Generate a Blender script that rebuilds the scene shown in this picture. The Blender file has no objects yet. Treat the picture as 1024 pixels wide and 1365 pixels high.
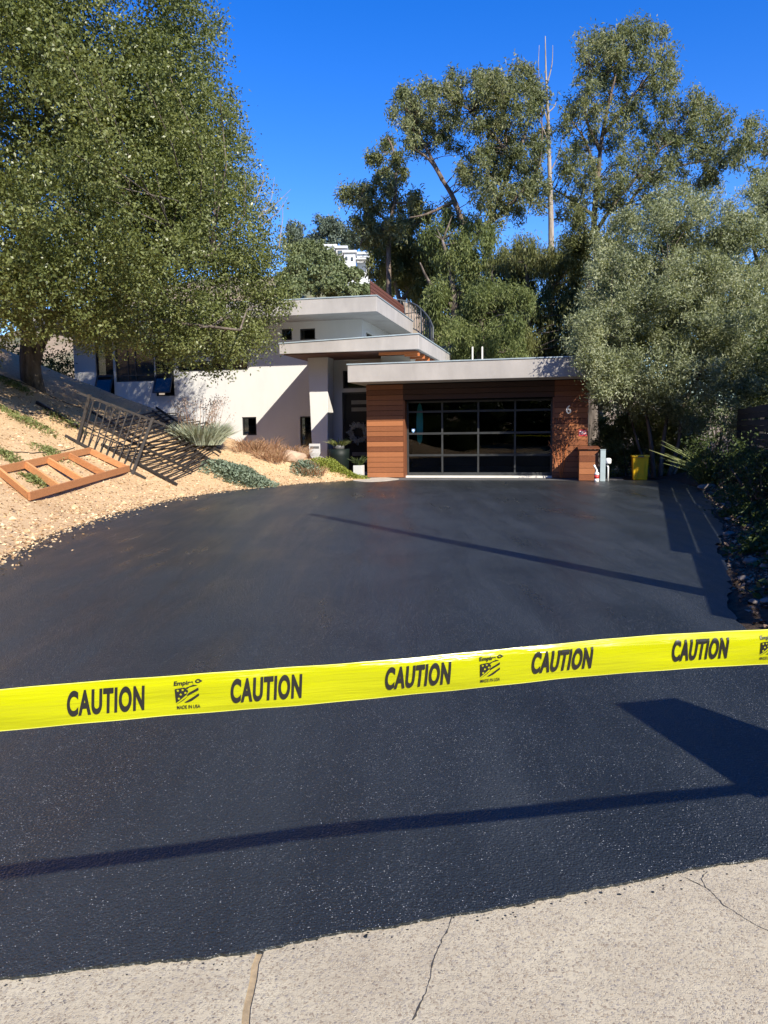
import bpy, bmesh, math, random
import numpy as np
from mathutils import Vector, Matrix
rng = np.random.default_rng(7); random.seed(7)
S = bpy.context.scene; COL = S.collection
rad = math.radians
# ------------------------------------------------------------------ camera
EYE = 1.6; PITCH = rad(6.1); ROLL = rad(-0.7); FPX = 1025.0
cam_d = bpy.data.cameras.new('camera'); cam = bpy.data.objects.new('camera', cam_d); COL.objects.link(cam)
cam_d.sensor_fit = 'HORIZONTAL'; cam_d.sensor_width = 36.0; cam_d.lens = 36.0*FPX/1024.0
cam_d.clip_start = 0.05; cam_d.clip_end = 3000.0
CM = Matrix.Rotation(math.pi/2-PITCH, 3, 'X') @ Matrix.Rotation(ROLL, 3, 'Z')
cam.matrix_world = Matrix.Translation((0, 0, EYE)) @ CM.to_4x4()
S.camera = cam
# ------------------------------------------------------------------ light
LX, LY = -0.72, 1.20                      # horizontal run of a sun ray per metre of fall
sun_dir = Vector((LX, LY, -1)).normalized()
world = bpy.data.worlds.new('World'); S.world = world; world.use_nodes = True
wn = world.node_tree.nodes; wl = world.node_tree.links; wn.clear()
sky = wn.new('ShaderNodeTexSky'); sky.sky_type = 'NISHITA'; sky.sun_disc = False
sky.sun_elevation = math.asin(-sun_dir.z); sky.sun_rotation = math.atan2(-sun_dir.x, -sun_dir.y)
sky.altitude = 300; sky.air_density = 1.0; sky.dust_density = 0.0; sky.ozone_density = 3.0
hs = wn.new('ShaderNodeHueSaturation'); hs.inputs['Saturation'].default_value = 1.40; hs.inputs['Hue'].default_value = 0.520
bg = wn.new('ShaderNodeBackground'); bg.inputs[1].default_value = 0.135
wo = wn.new('ShaderNodeOutputWorld')
wl.new(sky.outputs[0], hs.inputs['Color']); wl.new(hs.outputs[0], bg.inputs[0]); wl.new(bg.outputs[0], wo.inputs[0])
sun_d = bpy.data.lights.new('sun', 'SUN'); sun = bpy.data.objects.new('sun', sun_d); COL.objects.link(sun)
sun_d.energy = 5.0; sun_d.angle = rad(0.53); sun_d.color = (1.0, 0.93, 0.80)
sun.rotation_euler = sun_dir.to_track_quat('-Z', 'Y').to_euler()
sun.location = (10, -16, 14)
S.view_settings.view_transform = 'Standard'; S.view_settings.look = 'None'
S.view_settings.exposure = 0.88; S.view_settings.gamma = 1.0
S.view_settings.use_curve_mapping = False
S.render.engine = 'CYCLES'
S.cycles.use_denoising = True
S.cycles.max_bounces = 6; S.cycles.transparent_max_bounces = 8
S.cycles.sample_clamp_indirect = 4.0
# ------------------------------------------------------------------ helpers
def ray(px, py): return CM @ Vector(((px-512)/FPX, -(py-682.5)/FPX, -1))
def at(px, py, Y):
    d = ray(px, py); return Vector((0, 0, EYE)) + d*(Y/d.y)
HA = rad(13)
UU = Vector((math.cos(HA), -math.sin(HA), 0)); VV = Vector((math.sin(HA), math.cos(HA), 0))
G0 = Vector((-0.541, 25.838, 0))
def H(u, d, z): return G0 + UU*u + VV*d + Vector((0, 0, z))   # house axes: along the front, into the plot, up
EDGE = np.array([(-2.6,-3),(-2.9,1.2),(-3.6,3.5),(-4.3,6.0),(-4.98,9.83),(-5.33,12),(-5.41,15.24),(-5.12,18.55),(-4.29,20.71),(-2.54,23.3),(-0.76,24.72),(-1.0,25.5),(-1.75,26.3),(-2.1,27.5),(-2.6,60.0)])
_NG = np.random.default_rng(3).normal(size=(3, 6, 4))
def wav(x, y, k, s):
    out = 0
    for i in range(6):
        a = _NG[k % 3, i]; out = out + np.sin(x*a[0]*s + y*a[1]*s + a[2]*9)*(.6+.4*np.tanh(a[3]))
    return out/6
def poly_dist(X, Y, P):
    D = np.full(X.shape, 1e9)
    for (ax, ay), (bx, by) in zip(P[:-1], P[1:]):
        ux, uy = bx-ax, by-ay; L = ux*ux+uy*uy
        t = np.clip(((X-ax)*ux+(Y-ay)*uy)/L, 0, 1)
        D = np.minimum(D, np.hypot(X-ax-t*ux, Y-ay-t*uy))
    return D
REDGE = np.array([(2.55,-3),(2.6,4.3),(2.87,5.9),(3.05,6.6),(4.0,9.0),(5.44,12.35),(6.9,16.2),(8.05,19.4),(8.5,22),(8.4,24.2)])
def terrain(X, Y):
    X = np.asarray(X, float); Y = np.asarray(Y, float)
    xe = np.interp(Y, EDGE[:, 1], EDGE[:, 0])
    s = np.where(X < xe, poly_dist(X, Y, EDGE), 0)
    k = np.interp(Y, [0, 4.5, 8, 18, 25, 31, 60], [.05, .2, .50, .66, .52, .215, .2])
    se = np.where(s > 9, 9+(s-9)*.55, s)
    z = k*se*(se/(se+.7))
    z = z + np.where(s > 0, np.minimum(1, s/1.5)*(.09*wav(X, Y, 0, 1.1)+.05*wav(X, Y, 1, 3.1)+.015*wav(X, Y, 2, 9)), 0)
    z = z + .38*np.exp(-(((X+3.35)/.9)**2+((Y-26.2)/.8)**2))*(s > 0)+.16*np.exp(-(((X+2.3)/.7)**2+((Y-25.2)/.7)**2))*(s > 0)
    z = z + .26*np.exp(-(((X+1.75)/.65)**2+((Y-25.1)/.6)**2))*np.minimum(1, s/.4)
    xr = np.interp(Y, REDGE[:, 1], REDGE[:, 0])
    r = np.where((X > xr) & (Y < 24.2), poly_dist(X, Y, REDGE), 0)
    z = z + np.minimum(r, 1.2)*.16 + np.where(r > 0, np.minimum(1, r)*.05*wav(X, Y, 1, 4), 0)
    base = np.where((s <= 0) & (r <= 0), -.03, 0.004)
    far = np.clip((Y-40)/60, 0, 1)
    return z*(1-far*.6)+base
def tz(x, y): return float(terrain(np.array([x]), np.array([y]))[0])
def spot(px, py, lo=5.0, hi=45.0):
    d = ray(px, py); d = d/d.y; prev = None
    for Y in np.arange(lo, hi, .05):
        p = Vector((0, 0, EYE))+d*Y
        if p.z <= max(tz(p.x, p.y), 0): return Vector((p.x, p.y, max(tz(p.x, p.y), 0)))
    return Vector((0, 0, EYE))+d*hi

def link(o, parent=None):
    COL.objects.link(o)
    if parent is not None: o.parent = parent
    return o
def tag(o, label=None, cat=None, group=None, kind=None):
    if label: o['label'] = label
    if cat: o['category'] = cat
    if group: o['group'] = group
    if kind: o['kind'] = kind
    return o
def empty(name, loc, label, cat, group=None):
    o = bpy.data.objects.new(name, None); link(o); o.location = loc; o.empty_display_size = .2
    return tag(o, label, cat, group)
def mesh_obj(name, V, F, mat, parent=None, smooth=False, kind=None):
    me = bpy.data.meshes.new(name)
    V = [tuple(v) for v in V]
    if parent is not None:
        off = parent_loc(parent); V = [(v[0]-off[0], v[1]-off[1], v[2]-off[2]) for v in V]
    me.from_pydata(V, [], F); me.update()
    if smooth: me.polygons.foreach_set('use_smooth', [True]*len(me.polygons))
    me.materials.append(mat)
    o = bpy.data.objects.new(name, me); link(o, parent)
    if kind: o['kind'] = kind
    return o
def parent_loc(p):
    v = Vector((0, 0, 0))
    while p is not None:
        v += Vector(p.location); p = p.parent
    return v
class MB:
    def __init__(s): s.V = []; s.F = []
    def quadbox(s, P):                       # P: 8 points, bottom ring then top ring (ccw seen from above)
        b = len(s.V); s.V += [Vector(p) for p in P]
        s.F += [[b+i for i in f] for f in ((3,2,1,0),(4,5,6,7),(0,1,5,4),(1,2,6,5),(2,3,7,6),(3,0,4,7))]
        return s
    def box(s, x0, x1, y0, y1, z0, z1, f=None):
        f = f or (lambda x, y, z: Vector((x, y, z)))
        return s.quadbox([f(x0,y0,z0),f(x1,y0,z0),f(x1,y1,z0),f(x0,y1,z0),f(x0,y0,z1),f(x1,y0,z1),f(x1,y1,z1),f(x0,y1,z1)])
    def bar(s, a, b, w, h, up=Vector((0,0,1))):
        a = Vector(a); b = Vector(b); t = (b-a).normalized(); r = t.cross(up)
        if r.length < 1e-4: r = t.cross(Vector((0,1,0)))
        r.normalize(); n = r.cross(t).normalized()
        r = r*w/2; n = n*h/2
        return s.quadbox([a-r-n, a+r-n, b+r-n, b-r-n, a-r+n, a+r+n, b+r+n, b-r+n])
    def tube(s, P, R, n=7, cap=True):
        P = [Vector(p) for p in P]
        if not hasattr(R, '__len__'): R = [R]*len(P)
        b0 = len(s.V)
        ref = None
        for i, p in enumerate(P):
            t = (P[min(i+1, len(P)-1)]-P[max(i-1, 0)]).normalized()
            if ref is None: ref = t.orthogonal().normalized()
            ref = (ref-t*ref.dot(t)); ref = ref.normalized() if ref.length > 1e-5 else t.orthogonal().normalized()
            q = t.cross(ref)
            for k in range(n):
                a = 2*math.pi*k/n; s.V.append(p+(ref*math.cos(a)+q*math.sin(a))*R[i])
        for i in range(len(P)-1):
            for k in range(n):
                a = b0+i*n+k; c = b0+i*n+(k+1) % n
                s.F.append([a, c, c+n, a+n])
        if cap:
            s.F.append([b0+k for k in range(n)][::-1]); e = b0+(len(P)-1)*n; s.F.append([e+k for k in range(n)])
        return s
    def lathe(s, prof, c=Vector((0,0,0)), n=24):
        b0 = len(s.V); c = Vector(c)
        for r, z in prof:
            for k in range(n):
                a = 2*math.pi*k/n; s.V.append(c+Vector((r*math.cos(a), r*math.sin(a), z)))
        for i in range(len(prof)-1):
            for k in range(n):
                a = b0+i*n+k; d = b0+i*n+(k+1) % n; s.F.append([a, d, d+n, a+n])
        s.F.append([b0+k for k in range(n)][::-1]); e = b0+(len(prof)-1)*n; s.F.append([e+k for k in range(n)])
        return s
    def prism(s, pts, vec):                   # planar polygon extruded by vec
        b = len(s.V); n = len(pts); vec = Vector(vec)
        s.V += [Vector(p) for p in pts]+[Vector(p)+vec for p in pts]
        s.F += [[b+i for i in range(n)][::-1], [b+n+i for i in range(n)]]
        s.F += [[b+i, b+(i+1) % n, b+n+(i+1) % n, b+n+i] for i in range(n)]
        return s
    def build(s, name, mat, parent=None, smooth=False, kind=None, bevel=0):
        o = mesh_obj(name, s.V, s.F, mat, parent, smooth, kind)
        if bevel:
            m = o.modifiers.new('bevel', 'BEVEL'); m.width = bevel; m.segments = 2; m.limit_method = 'ANGLE'
        return o
def big_mesh(name, V, F4, mat, parent=None, kind=None, smooth=False):
    """numpy arrays: V (n,3), F4 (m,4)"""
    me = bpy.data.meshes.new(name)
    V = np.asarray(V, np.float32)
    if parent is not None: V = V-np.array(parent_loc(parent), np.float32)
    F4 = np.asarray(F4, np.int32); m = len(F4); k = F4.shape[1]
    me.vertices.add(len(V)); me.vertices.foreach_set('co', V.ravel())
    me.loops.add(m*k); me.loops.foreach_set('vertex_index', F4.ravel())
    me.polygons.add(m); me.polygons.foreach_set('loop_start', np.arange(0, m*k, k, dtype=np.int32))
    me.polygons.foreach_set('loop_total', np.full(m, k, np.int32))
    if smooth: me.polygons.foreach_set('use_smooth', np.ones(m, bool))
    me.update(); me.validate()
    me.materials.append(mat)
    o = bpy.data.objects.new(name, me); link(o, parent)
    if kind: o['kind'] = kind
    return o
def leaves(name, C, D, L, W, mat, parent=None, kind='stuff', fold=.25, nb=.9):
    """one diamond per leaf: centres C, axis D, lengths L, widths W"""
    n = len(C); D = D/np.linalg.norm(D, axis=1, keepdims=True)
    R = rng.normal(size=(n, 3)); R[:, 2] += nb; B = np.cross(D, R); B /= np.linalg.norm(B, axis=1, keepdims=True)+1e-9
    N = np.cross(B, D)
    L = np.broadcast_to(L, (n,))[:, None]; W = np.broadcast_to(W, (n,))[:, None]
    V = np.empty((n, 4, 3)); V[:, 0] = C-D*L/2; V[:, 2] = C+D*L/2-N*L*.1
    V[:, 1] = C+B*W/2+N*W*fold-D*L*.08; V[:, 3] = C-B*W/2+N*W*fold-D*L*.08
    F = np.arange(n*4).reshape(n, 4)
    return big_mesh(name, V.reshape(-1, 3), F, mat, parent, kind)
def unit(n):
    v = rng.normal(size=(n, 3)); return v/np.linalg.norm(v, axis=1, keepdims=True)
# ------------------------------------------------------------------ materials
def srgb(r, g, b):
    f = lambda c: c/12.92 if c <= .04045 else ((c+.055)/1.055)**2.4
    return (f(r/255), f(g/255), f(b/255), 1)
class NT:
    def __init__(s, name):
        s.m = bpy.data.materials.new(name); s.m.use_nodes = True; s.n = s.m.node_tree.nodes; s.l = s.m.node_tree.links; s.n.clear()
        s.out = s.n.new('ShaderNodeOutputMaterial'); s.tc = s.n.new('ShaderNodeTexCoord')
        s.b = s.n.new('ShaderNodeBsdfPrincipled'); s.l.new(s.b.outputs[0], s.out.inputs[0])
    def noise(s, scale, detail=4, rough=.55, vec=None, stretch=None, dist=0):
        v = vec or s.tc.outputs['Object']
        if stretch:
            mp = s.n.new('ShaderNodeMapping'); mp.inputs['Scale'].default_value = stretch; s.l.new(v, mp.inputs[0]); v = mp.outputs[0]
        t = s.n.new('ShaderNodeTexNoise'); t.inputs['Scale'].default_value = scale; t.inputs['Detail'].default_value = detail
        t.inputs['Roughness'].default_value = rough; t.inputs['Distortion'].default_value = dist
        s.l.new(v, t.inputs['Vector']); return t.outputs['Fac']
    def voro(s, scale, out='Distance', vec=None, feature='F1'):
        t = s.n.new('ShaderNodeTexVoronoi'); t.inputs['Scale'].default_value = scale; t.feature = feature
        s.l.new(vec or s.tc.outputs['Object'], t.inputs['Vector']); return t.outputs[out]
    def ramp(s, fac, stops):
        r = s.n.new('ShaderNodeValToRGB'); e = r.color_ramp.elements
        while len(e) < len(stops): e.new(.5)
        for x, (p, c) in zip(e, stops):
            x.position = p; x.color = c if hasattr(c, '__len__') else (c, c, c, 1)
        s.l.new(fac, r.inputs[0]); return r.outputs[0]
    def mix(s, f, a, b, mode='MIX'):
        m = s.n.new('ShaderNodeMix'); m.data_type = 'RGBA'; m.blend_type = mode
        for i, x in ((0, f), (6, a), (7, b)):
            if isinstance(x, bpy.types.NodeSocket): s.l.new(x, m.inputs[i])
            else: m.inputs[i].default_value = x
        return m.outputs[2]
    def math(s, op, a, b=0.0):
        m = s.n.new('ShaderNodeMath'); m.operation = op
        for i, x in ((0, a), (1, b)):
            if isinstance(x, bpy.types.NodeSocket): s.l.new(x, m.inputs[i])
            else: m.inputs[i].default_value = x
        return m.outputs[0]
    def bump(s, h, strength=.3, dist=.01, prev=None):
        b = s.n.new('ShaderNodeBump'); b.inputs['Strength'].default_value = strength; b.inputs['Distance'].default_value = dist
        s.l.new(h, b.inputs['Height'])
        if prev is not None: s.l.new(prev, b.inputs['Normal'])
        return b.outputs[0]
    def set(s, **k):
        for n, v in k.items():
            i = s.b.inputs[{'color':'Base Color','rough':'Roughness','metal':'Metallic','spec':'Specular IOR Level','normal':'Normal','coat':'Coat Weight','sheen':'Sheen Weight','alpha':'Alpha'}[n]]
            if isinstance(v, bpy.types.NodeSocket): s.l.new(v, i)
            else: i.default_value = v
        return s
    def rand_obj(s):
        o = s.n.new('ShaderNodeObjectInfo'); return o.outputs['Random']
    def rand_isl(s):
        o = s.n.new('ShaderNodeNewGeometry'); return o.outputs['Random Per Island']
def plain(name, c, rough=.6, var=.12, scale=6, metal=0, spec=.5, bump=.1):
    t = NT(name); f = t.noise(scale, 5)
    c = tuple(c[:3])+(1,)
    lo = tuple(x*(1-var) for x in c[:3])+(1,); hi = tuple(min(1, x*(1+var)) for x in c[:3])+(1,)
    t.set(color=t.ramp(f, [(.3, lo), (.7, hi)]), rough=rough, metal=metal, spec=spec)
    if bump: t.set(normal=t.bump(t.noise(scale*12, 3), bump, .004))
    return t.m
def leaf_mat(name, cols, rough=.45, trans=.3, clump=.5, spec=.2):
    t = NT(name)
    r = t.rand_isl(); big = t.noise(clump, 2)
    f = t.math('ADD', t.math('MULTIPLY', r, .65), t.math('MULTIPLY', t.math('SUBTRACT', big, .5), 1.1))
    f = t.math('ADD', f, .17)
    c = t.ramp(f, [(i/(len(cols)-1), tuple(c)+(1,)) for i, c in enumerate(cols)])
    t.set(color=c, rough=rough, spec=spec)
    tr = t.n.new('ShaderNodeBsdfTranslucent'); t.l.new(t.mix(1.0, c, (1.25, 1.25, .6, 1), 'MULTIPLY'), tr.inputs[0])
    mx = t.n.new('ShaderNodeMixShader'); mx.inputs[0].default_value = trans
    t.l.new(t.b.outputs[0], mx.inputs[1]); t.l.new(tr.outputs[0], mx.inputs[2]); t.l.new(mx.outputs[0], t.out.inputs[0])
    return t.m
def wood_mat(name, a, b, rough=.5, along=(1.2, 14, 14), tint=.5):
    t = NT(name); g = t.noise(3.0, 6, .6, stretch=along, dist=.6); r = t.rand_obj()
    c = t.ramp(t.math('ADD', t.math('MULTIPLY', g, 1-tint*.6), t.math('MULTIPLY', r, tint*.6)), [(.25, a), (.75, b)])
    t.set(color=c, rough=rough, normal=t.bump(g, .25, .004)); return t.m
M = {}
# asphalt, freshly sealed: near black, glossy in patches, pebbled
t = NT('sealed_asphalt')
n1 = t.noise(.45, 5, .6); n2 = t.noise(2.2, 4, .6, stretch=(1, .35, 1)); n3 = t.noise(160, 2, .6); vo = t.voro(95); n4 = t.noise(34, 3, .6)
c = t.ramp(t.math('ADD', t.math('MULTIPLY', n1, .6), t.math('MULTIPLY', n2, .4)), [(.32, (.0095,.0125,.0150,1)), (.68, (.0215,.0265,.0300,1))])
sp = t.voro(215, 'Distance'); spc = t.voro(215, 'Color'); s3 = t.n.new('ShaderNodeSeparateColor'); t.l.new(spc, s3.inputs[0])
patch = t.ramp(t.math('ADD', t.math('MULTIPLY', t.noise(.75, 5, .72), .68), t.math('MULTIPLY', t.noise(9, 3, .6), .4)), [(.42, .89), (.62, 1.30)])
pickd = t.math('GREATER_THAN', s3.outputs[0], t.math('SUBTRACT', 1.86, patch))
dot = t.math('MULTIPLY', pickd, t.math('LESS_THAN', sp, t.math('MULTIPLY', t.math('POWER', s3.outputs[1], 1.4), .52)))
c = t.mix(t.math('MULTIPLY', dot, s3.outputs[2]), c, (.42,.43,.44,1))  # pale dots paint sun glints into the base colour
streak = t.noise(.8, 5, .65, stretch=(2.6, .28, 1), dist=.4)
c = t.mix(t.ramp(streak, [(.45, 0.0), (.7, .5)]), c, (.034,.040,.043,1))
rr = t.ramp(t.math('ADD', t.math('MULTIPLY', n1, .4), t.math('MULTIPLY', streak, .6)), [(.34, .22), (.64, .50)])
hgt = t.math('ADD', t.math('ADD', t.math('MULTIPLY', n3, .8), t.math('MULTIPLY', vo, .9)), t.math('MULTIPLY', n4, 1.0))
t.set(color=c, rough=rr, spec=.5, normal=t.bump(n2, .06, .02, t.bump(hgt, .9, .006))); M['asphalt'] = t.m
# old grey asphalt by the garage
t = NT('grey_asphalt'); c = t.ramp(t.noise(1.3, 6), [(.3, (.06,.06,.062,1)), (.7, (.12,.12,.12,1))])
t.set(color=c, rough=.85, normal=t.bump(t.noise(120, 2), .5, .005)); M['old_asphalt'] = t.m
# exposed aggregate concrete
t = NT('exposed_aggregate')
vec = t.n.new('ShaderNodeMixRGB'); vec.blend_type = 'ADD'; vec.inputs[0].default_value = .010; t.l.new(t.tc.outputs['Object'], vec.inputs[1]); t.l.new(t.noise(70, 2), vec.inputs[2])
vc = t.voro(125, 'Color', vec.outputs[0]); ve = t.voro(125, 'Distance', vec.outputs[0], 'DISTANCE_TO_EDGE')
sep = t.n.new('ShaderNodeSeparateColor'); t.l.new(vc, sep.inputs[0])
peb = t.ramp(sep.outputs[0], [(0, (.20,.155,.11,1)), (.2, (.33,.27,.185,1)), (.5, (.46,.40,.285,1)), (.75, (.36,.315,.235,1)), (.93, (.27,.24,.205,1)), (1, (.12,.105,.09,1))])
mort = t.ramp(t.noise(4, 6, .65), [(.3, (.36,.305,.215,1)), (.7, (.50,.44,.315,1))])
size = t.math('MULTIPLY', t.ramp(sep.outputs[1], [(.25, 0.0), (.4, 1.0)]), t.ramp(ve, [(.05, 0.0), (.13, 1.0)]))
c = t.mix(size, mort, peb)
c = t.mix(t.ramp(t.noise(420, 2), [(.60, 0.0), (.68, .75)]), c, (.17,.135,.10,1))
c = t.mix(t.ramp(t.noise(380, 2, vec=vec.outputs[0]), [(.30, .6), (.38, 0.0)]), c, (.60,.55,.42,1))
c = t.mix(t.ramp(t.noise(.8, 6, .7), [(.42, 0.0), (.72, .45)]), c, (.25,.205,.15,1))
c = t.mix(t.ramp(t.noise(5, 6, .75), [(.60, 0.0), (.70, .4)]), c, (.19,.155,.12,1))
t.set(color=c, rough=.88, normal=t.bump(t.math('ADD', size, t.math('MULTIPLY', t.noise(260, 3), .8)), .55, .0025)); M['concrete'] = t.m
M['joint'] = plain('sand_joint', (.33,.25,.15), .95, .3, 30, bump=.5)
M['crack'] = plain('crack', (.045,.04,.034), .95, .3, 30)
# soil bank
t = NT('soil'); a = t.noise(.7, 6, .6); b = t.noise(9, 5, .65); g = t.voro(38, 'Color'); s2 = t.n.new('ShaderNodeSeparateColor'); t.l.new(g, s2.inputs[0])
c = t.ramp(t.math('ADD', t.math('MULTIPLY', a, .5), t.math('MULTIPLY', b, .5)), [(.3, (.36,.225,.115,1)), (.5, (.54,.365,.20,1)), (.72, (.64,.465,.28,1))])
c = t.mix(.35, c, t.ramp(s2.outputs[0], [(0, (.28,.175,.09,1)), (.5, (.54,.375,.215,1)), (1, (.68,.53,.35,1))]))
c = t.mix(t.ramp(t.noise(70, 3, .7), [(.6, 0.0), (.72, .6)]), c, (.17,.11,.07,1))
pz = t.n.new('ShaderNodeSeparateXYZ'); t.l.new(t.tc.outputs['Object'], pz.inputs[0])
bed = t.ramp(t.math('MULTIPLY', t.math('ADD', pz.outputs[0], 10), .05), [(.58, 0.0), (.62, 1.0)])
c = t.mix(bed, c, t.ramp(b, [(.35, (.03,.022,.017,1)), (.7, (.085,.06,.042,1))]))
t.set(color=c, rough=.95, spec=.2, normal=t.bump(t.math('ADD', b, t.math('MULTIPLY', t.noise(60, 4, .7), .7)), .75, .04)); M['soil'] = t.m
# stucco
def stucco(name, c, stain=.2):
    t = NT(name); f = t.noise(.6, 6, .6); g = t.noise(2.5, 6, .65, stretch=(1, 1, .3))
    d = tuple(x*(1-stain) for x in c)+(1,)
    k = t.ramp(t.math('ADD', t.math('MULTIPLY', f, .6), t.math('MULTIPLY', g, .4)), [(.32, d), (.62, tuple(c)+(1,))])
    t.set(color=k, rough=.9, spec=.2, normal=t.bump(t.noise(45, 4), .25, .006)); return t.m
M['white'] = stucco('white_stucco', (.60,.59,.57), .10)
M['fascia'] = stucco('grey_render', (.39,.365,.345), .3)
M['cream'] = stucco('cream_stucco', (.66,.62,.54), .06)
M['soffit'] = plain('soffit', (.11,.05,.035), .7)
M['flash'] = plain('metal_flashing', (.36,.43,.46), .45, .15, 3, metal=.2)
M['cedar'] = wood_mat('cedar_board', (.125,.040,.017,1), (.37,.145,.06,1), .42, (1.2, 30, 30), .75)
M['joist'] = wood_mat('orange_joist', (.36,.10,.03,1), (.52,.17,.05,1), .5)
M['brownslat'] = wood_mat('brown_slat', (.10,.035,.025,1), (.16,.06,.04,1), .6)
M['lumber'] = wood_mat('redwood_lumber', (.27,.10,.035,1), (.62,.30,.12,1), .75, (2.5, 16, 16), .6)
M['darkfence'] = wood_mat('dark_fence_board', (.012,.010,.009,1), (.03,.026,.023,1), .8)
M['iron'] = plain('black_iron', (.032,.027,.024), .6, .35, 14, bump=.2, spec=.25)
M['frame'] = plain('dark_bronze_frame', (.018,.019,.02), .4, .2, 5)
M['doorrail'] = plain('aluminium_rail', (.05,.053,.054), .45, .15, 5, metal=.3)
M['railgrey'] = plain('grey_railing', (.055,.062,.068), .5)
M['blackdoor'] = plain('black_door', (.008,.008,.009), .5, spec=.3)
M['dark'] = plain('dark_interior', (.006,.006,.006), .9, spec=.1)  # interior darkness painted in as a near-black colour
M['greyglass'] = plain('frosted_lite', (.16,.16,.16), .3)
M['paint'] = plain('white_paint', (.78,.77,.75), .5, .05)
M['greybox'] = plain('grey_enamel', (.33,.40,.42), .4, .08)
M['pvc'] = plain('white_plastic', (.75,.75,.73), .4, .05)
M['red'] = plain('red_plastic', (.55,.04,.035), .4, .08)
M['yellowbin'] = plain('yellow_plastic', (.85,.50,.010), .4, .1, 4)
M['planter'] = plain('dark_green_ceramic', (.006,.011,.010), .55, spec=.25)
M['signgrey'] = plain('sign_grey', (.42,.42,.41), .5, .06)
M['signpale'] = plain('pale_grey_paint', (.50,.50,.49), .5, .06)
M['signdark'] = plain('sign_dark', (.10,.10,.10), .5, .06)
M['teal'] = plain('teal_board', (.04,.55,.50), .4, .25, 2)
M['sill'] = plain('pale_sill', (.66,.63,.57), .8, .06)
M['padstone'] = plain('pad_concrete', (.42,.375,.31), .85, .18, 4, bump=.3)
M['unseen_ground'] = plain('dark_unseen_ground', (.035,.034,.028), .95, .4, 1, bump=.6)
M['header'] = wood_mat('shade_toned_board', (.022,.009,.006,1), (.055,.020,.012,1), .55, (1.2, 30, 30), .6)  # header boards: shade under the roof painted in as a darker cedar
M['garagefloor'] = plain('shade_dark_floor', (.018,.018,.019), .7, .2, 2, spec=.2)  # floor colour darkened to paint in the garage's inner shade
M['signred'] = plain('sign_red', (.62,.06,.07), .5, .05)
M['blue'] = plain('sticker_blue', (.16,.34,.62), .4, .05)
M['rock'] = plain('tan_rock', (.42,.30,.21), .9, .25, 3, bump=.6)
M['palestone'] = plain('pale_stone', (.16,.135,.115), .9, .45, 8, bump=.6)
M['hose'] = plain('hose', (.03,.025,.02), .7)
M['ink'] = plain('black_ink', (.012,.012,.012), .35, .1)
M['bark'] = None
def bark(name, a, b):
    t = NT(name); f = t.noise(6, 6, .65, stretch=(1, 1, .22), dist=.5); t.set(color=t.ramp(f, [(.35, a), (.65, b)]), rough=.9, spec=.2, normal=t.bump(f, .8, .05)); return t.m
M['bark'] = bark('oak_bark', (.05,.04,.032,1), (.20,.165,.135,1))
M['eucbark'] = bark('eucalyptus_bark', (.07,.05,.04,1), (.22,.17,.13,1))
M['deadbark'] = bark('dead_bark', (.20,.165,.13,1), (.36,.31,.26,1))
M['pole'] = bark('pole_wood', (.08,.06,.045,1), (.18,.14,.10,1))
# glass: dark, a little mirror
def glass(name, tint, refl=.9):
    t = NT(name); t.n.remove(t.b)
    tr = t.n.new('ShaderNodeBsdfTransparent'); tr.inputs[0].default_value = tint
    gl = t.n.new('ShaderNodeBsdfGlossy'); gl.inputs['Roughness'].default_value = .02; gl.inputs[0].default_value = (refl, refl, refl, 1)
    fr = t.n.new('ShaderNodeFresnel'); fr.inputs[0].default_value = 1.45
    mx = t.n.new('ShaderNodeMixShader'); t.l.new(fr.outputs[0], mx.inputs[0]); t.l.new(tr.outputs[0], mx.inputs[1]); t.l.new(gl.outputs[0], mx.inputs[2]); t.l.new(mx.outputs[0], t.out.inputs[0])
    return t.m
M['glass'] = glass('window_glass', (.35, .38, .38, 1)); M['doorglass'] = glass('smoked_glass', (.78, .8, .8, 1), .5)
def mirrorglass(name, k):
    t = NT(name); t.set(color=(.01, .012, .015, 1), rough=.03, spec=.6); t.b.inputs['Coat Weight'].default_value = k; return t.m
M['skyglass'] = mirrorglass('reflecting_glass', .15)
# tape: thin yellow plastic
t = NT('tape_yellow'); t.set(color=t.ramp(t.noise(1.0, 5, .6, stretch=(1.6, 1.6, 22)), [(.35, (.40,.42,.0015,1)), (.65, (.49,.51,.004,1))]), rough=.22, spec=.5, normal=t.bump(t.noise(1.0, 5, .6, stretch=(2.2, 2.2, 34)), .45, .012))
tr = t.n.new('ShaderNodeBsdfTranslucent'); tr.inputs[0].default_value = (.6, .62, .008, 1)
mx = t.n.new('ShaderNodeMixShader'); mx.inputs[0].default_value = .25
t.l.new(t.b.outputs[0], mx.inputs[1]); t.l.new(tr.outputs[0], mx.inputs[2]); t.l.new(mx.outputs[0], t.out.inputs[0]); M['tape'] = t.m
M['tapeedge'] = plain('tape_pale_edge', (.6,.62,.14), .3, .03)
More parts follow.
